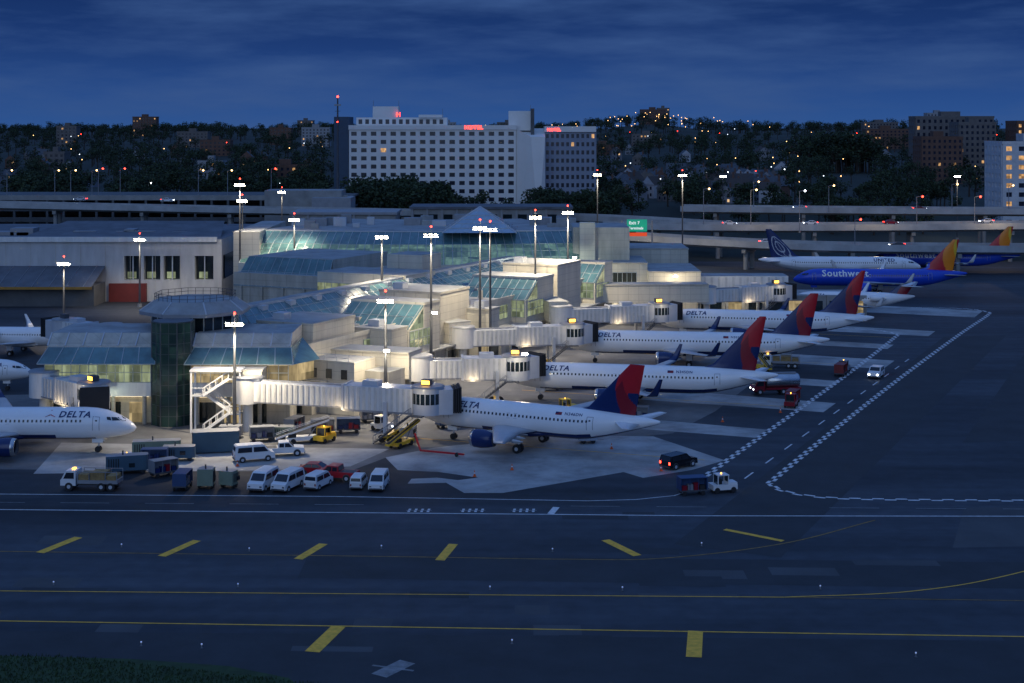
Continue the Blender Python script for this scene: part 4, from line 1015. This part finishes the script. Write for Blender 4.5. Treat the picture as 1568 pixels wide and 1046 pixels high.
vehicle('white_car',61.2,252.5,rad(-115),SUV,1.95,M_white,[[(-2.1,1.1),(1.0,1.1),(.5,1.62),(-2.05,1.6)]],((1.15,1.18),(.55,1.72)),((-2.42,1.1),(-2.25,1.6)),(-1.5,1.5),.38,lights=True)
def box_truck(x,y,a,load,cab=M_white,nm='service_truck',h=2.3):
    mb=MB()
    mb.box(-3.4,1.5,-.45,.45,.55,.85,M_dgrey)
    n=[(1.5,.6),(1.5,2.3),(2.7,2.3),(3.15,1.4),(3.3,1.25),(3.3,.6)]
    vs=[(a_,-1.1,b_) for a_,b_ in n]+[(a_,1.1,b_) for a_,b_ in n]; k=len(n)
    mb.add(vs,[(i,(i+1)%k,(i+1)%k+k,i+k) for i in range(k)]+[tuple(range(k-1,-1,-1)),tuple(range(k,2*k))],cab)
    for s in(-1,1): mb.poly([(1.7,s*1.112,1.4),(2.95,s*1.112,1.4),(2.6,s*1.112,2.1),(1.7,s*1.112,2.1)],M_win)
    mb.poly([(3.14,-.95,1.45),(3.14,.95,1.45),(2.78,.95,2.2),(2.78,-.95,2.2)],M_win)
    load(mb,h)
    for wx in(-2.6,-1.5,2.3):
        for s in(-1,1): mb.cyl((wx,s*.8,.48),(wx,s*1.12,.48),.48,n=14,m=M_black); mb.cyl((wx,s*.9,.48),(wx,s*1.14,.48),.22,n=10,m=M_wgrey)
    for s in(-1,1): mb.box(3.28,3.34,s*.8-.15,s*.8+.15,.8,1.0,E_lampc)
    mb.box(1.9,2.2,-.3,.3,2.3,2.45,E_gate)
    return mb.build(nm,(x,y,.03),a)
M_tan=mat('tan_tarp',(.3,.2,.08),.8,var=.4,scale=2)
def load_tan(mb,h):
    mb.box(-3.4,1.3,-1.1,1.1,.85,1.25,M_grey); mb.box(-3.2,-2.1,-1,1,1.25,1.75,M_tan); mb.box(-1.9,-.2,-1,1,1.25,2.1,M_tan); mb.box(0,1.2,-1,1,1.25,1.9,M_tan)
    for xx in(-3.35,-2,-.1,1.25):
        for s in(-1.08,1.08): mb.bar((xx,s,1.25),(xx,s,2.2),.07,M_grey)
    for s in(-1.08,1.08): mb.bar((-3.35,s,2.2),(1.25,s,2.2),.07,M_grey)
box_truck(-48.8,174.3,rad(176),load_tan)
def load_tank(mb,h):
    mb.box(-4.4,1.3,-1.1,1.1,.8,1.1,M_dred)
    rr=[]
    for dx,r in((-4.4,.3),(-4.25,.95),(-4,1.1),(1.0,1.1),(1.2,.95),(1.3,.3)): rr.append([V((dx,math.cos(2*math.pi*k/18)*r*1.05,2.1+math.sin(2*math.pi*k/18)*r)) for k in range(18)])
    mb.loft(rr,M_steel); mb.box(-3.8,.6,-.3,.3,3.15,3.35,M_grey); mb.box(-1.5,0,-1.25,-1.1,.9,1.9,M_dgrey); mb.bar((-4,-.6,3.2),(.8,-.6,3.2),.06,M_grey)
box_truck(41,236.6,rad(-172),load_tank,M_dred,'fuel_truck'); box_truck(46.8,262.5,rad(170),load_tan,M_white)
def tug(x,y,a,p=M_white,nm='baggage_tractor'):
    mb=MB(); mb.prism([(-1.5,-.8),(1.5,-.8),(1.5,.8),(-1.5,.8)],.35,.95,p); mb.box(.5,1.5,-.72,.72,.95,1.15,p)
    mb.box(-.9,.5,-.72,.72,1.95,2.05,p)
    for xx in(-.85,.42):
        for s in(-.66,.66): mb.bar((xx,s,.95),(xx,s,1.95),.1,p)
    mb.box(-.7,-.3,-.5,.5,.95,1.5,M_black); mb.poly([(.47,-.62,1.15),(.47,.62,1.15),(.47,.62,1.9),(.47,-.62,1.9)],M_dkglass)
    mb.box(-.88,-.82,-.66,.66,.95,1.95,M_dkglass)
    for wx in(-1,1):
        for s in(-1,1): mb.cyl((wx,s*.6,.33),(wx,s*.85,.33),.33,n=12,m=M_black)
    for s in(-1,1): mb.box(1.48,1.53,s*.5-.1,s*.5+.1,.6,.75,E_lampc)
    mb.sphere((-.2,0,2.12),.09,E_gate,8)
    return mb.build(nm,(x,y,.03),a)
def cart(x,y,a,p,nm='baggage_cart'):
    mb=MB(); mb.box(-1.6,1.6,-.8,.8,.45,.6,M_dgrey); mb.box(-1.6,1.6,-.8,.8,1.95,2.02,p); mb.box(-1.6,-1.52,-.8,.8,.6,1.95,p); mb.box(1.52,1.6,-.8,.8,.6,1.95,p)
    mb.box(-1.5,1.5,-.05,.05,.6,1.9,p)
    for k in range(4): mb.box(-1.4+k*.72,-.8+k*.72,-.7+.02*k,-.15,.6,1.1+.15*(k%3),random.choice([M_black,M_navy,M_dred,M_grey]))
    for xx in(-.5,.5): mb.bar((xx,-.78,.6),(xx,-.78,1.95),.06,p); mb.bar((xx,.78,.6),(xx,.78,1.95),.06,p)
    mb.bar((1.6,0,.5),(2.4,0,.45),.08,M_grey)
    for wx in(-1.1,1.1):
        for s in(-1,1): mb.cyl((wx,s*.6,.25),(wx,s*.8,.25),.25,n=10,m=M_black)
    return mb.build(nm,(x,y,.03),a)
M_bcart=mat('cart_blue',(.02,.06,.16),.5); M_rcart=mat('cart_red',(.2,.02,.02),.5)
tug(24.3,173.1,rad(15)); cart(20.6,171.9,rad(12),M_bcart)
tug(41.9,225.5,rad(70),M_dred); cart(42.7,228.5,rad(66),M_rcart); tug(56.9,257.5,rad(65),M_grey); cart(55.6,254,rad(66),M_rcart)
for x,y,a in((-38.3,174.6,88),(-44.5,187,5),(-42,181,40),(-20,214,20),(-26,206,10),(-22.5,206.6,8),(14,216,-10),(18,215.4,-10),(24,243,0),(40,285,5),(52,310,-8),(-30,207,70),(-33.5,201,15),(-9,210,30),(-6,212,30),(6,240,10),(9,241,10)): cart(x,y,rad(a),random.choice([M_bcart,M_bcart,M_grey]))
for x,y,a in((-47,184,30),(-25,200.5,60),(8,221,20),(28,247,10),(66,322,0),(-18,208,-40),(12,252,0)): tug(x,y,rad(a),random.choice([M_white,M_yellow]))
def gpu(x,y,a,p,l=3.4,h=1.7,nm='ground_power_unit'):
    mb=MB(); mb.prism([(-l/2,-.9),(l/2-.3,-.9),(l/2,-.6),(l/2,.6),(l/2-.3,.9),(-l/2,.9)],.4,h,p,M_grey)
    for k in range(5): mb.box(-l/2+.3+k*.28,-l/2+.42+k*.28,-.93,-.9,.7,h-.3,M_black)
    mb.box(.2,.9,-.93,-.9,.8,1.3,M_dkglass); mb.cyl((-.5,0,h),(-.5,0,h+.5),.1,n=8,m=M_dgrey)
    for wx in(-l/2+.6,l/2-.6):
        for s in(-1,1): mb.cyl((wx,s*.65,.3),(wx,s*.88,.3),.3,n=10,m=M_black)
    mb.bar((l/2,0,.45),(l/2+1,0,.3),.08,M_grey)
    return mb.build(nm,(x,y,.03),a)
M_sage=mat('sage_paint',(.2,.25,.18),.6); M_sblue=mat('steel_blue_paint',(.05,.11,.16),.6)
gpu(-45.3,191.5,rad(10),M_sage,6,2.1); gpu(-42,189.5,rad(5),M_sblue,4,1.8); gpu(-46.8,182.6,rad(15),M_sblue,5,2.2); gpu(-35.6,175,rad(90),M_sage,1.9,2.3); gpu(-33.,175.2,rad(70),M_sage,1.6,2.0)
gpu(-14,203,rad(80),M_wgrey,2.8,1.6); gpu(-31,203,rad(0),M_sage,3,1.6); gpu(10,200,rad(10),M_wgrey,2.5,1.3); gpu(-38,203,rad(0),M_grey,3,1.7)
fc_=MB(); fc_.box(-3,3,-1.25,1.25,.15,2.75,M_sblue,M_grey)
for k in range(20): fc_.box(-2.9+k*.3,-2.78+k*.3,-1.3,1.3,.3,2.6,M_sblue)
for xx in(-3,2.85):
    for yy in(-1.28,1.13): fc_.box(xx,xx+.15,yy,yy+.15,0,2.8,M_dgrey)
fc_.build('freight_container',(-38.4,194.6,.03),rad(12))
def belt_loader(x,y,a,p=M_yellow):
    mb=MB(); mb.box(-2,2,-.8,.8,.4,.85,p); mb.box(-1.9,-.9,-.75,-.2,.85,1.3,M_black)
    mb.loft([[V((-3.6,s*.35-.3,.7)),V((-3.6,s*.35-.3,.95)),V((3.6,s*.35-.3,3.0)),V((3.6,s*.35-.3,2.75))] for s in(-1,1)],p,smooth=False)
    mb.quad((-3.6,-.6,.97),(-3.6,0,.97),(3.6,0,3.02),(3.6,-.6,3.02),M_black)
    mb.bar((.8,-.3,.8),(2.2,-.3,2.4),.12,M_grey)
    for s in(-.68,.08): mb.bar((-3.6,s,1.4),(3.6,s,3.4),.05,p)
    for wx in(-1.3,1.3):
        for s in(-1,1): mb.cyl((wx,s*.6,.36),(wx,s*.85,.36),.36,n=12,m=M_black)
    mb.build('belt_loader',(x,y,.03),a)
belt_loader(-14.6,197.5,rad(60)); belt_loader(-28,200,rad(20),M_white); belt_loader(43,259,rad(100))
tw=MB(); tw.bar((0,0,.35),(6,-1.6,.35),.22,M_red); tw.bar((0,0,.35),(-1.4,3.2,1.8),.2,M_red); tw.cyl((5,-1.6,.25),(5,-1.2,.25),.25,n=10,m=M_black); tw.build('tow_bar',(-11.8,193.5,.03),rad(-8))
M_cone=mat('cone_orange',(.8,.12,.02),.6)
for x,y in((-4.5,180.5),(18.2,183.4),(39.5,221),(-30,198),(-34,186),(0,184),(13,196),(30,214),(-41,196)):
    c=MB(); c.box(-.22,.22,-.22,.22,0,.05,M_cone); c.cyl((0,0,.05),(0,0,.35),.16,.1,10,M_cone); c.cyl((0,0,.35),(0,0,.5),.1,.07,10,M_white); c.cyl((0,0,.5),(0,0,.75),.07,.03,10,M_cone); c.build('traffic_cone',(x,y,.03))
for x,y,z,a in((70,483,10.5,0),(95,478,10.9,3.1),(120,476,11.2,0),(150,475,11.7,3.1),(75,442,7.7,.1),(112,437,7.2,3.1),(100,522,13.5,3.1),(140,516,13.5,0),(-120,523,16,0),(-150,522,16.4,3.1)):
    o=car(x,y,a,random.choice([M_white,M_dgrey,M_wgrey,M_dred]),'road_car',True); o.location.z=z
for x,y,a in((62,360,.2),(68,372,1.5),(55,365,.1),(76,352,0),(47,356,.3),(58,400,0),(66,405,.4)): van(x,y,a)
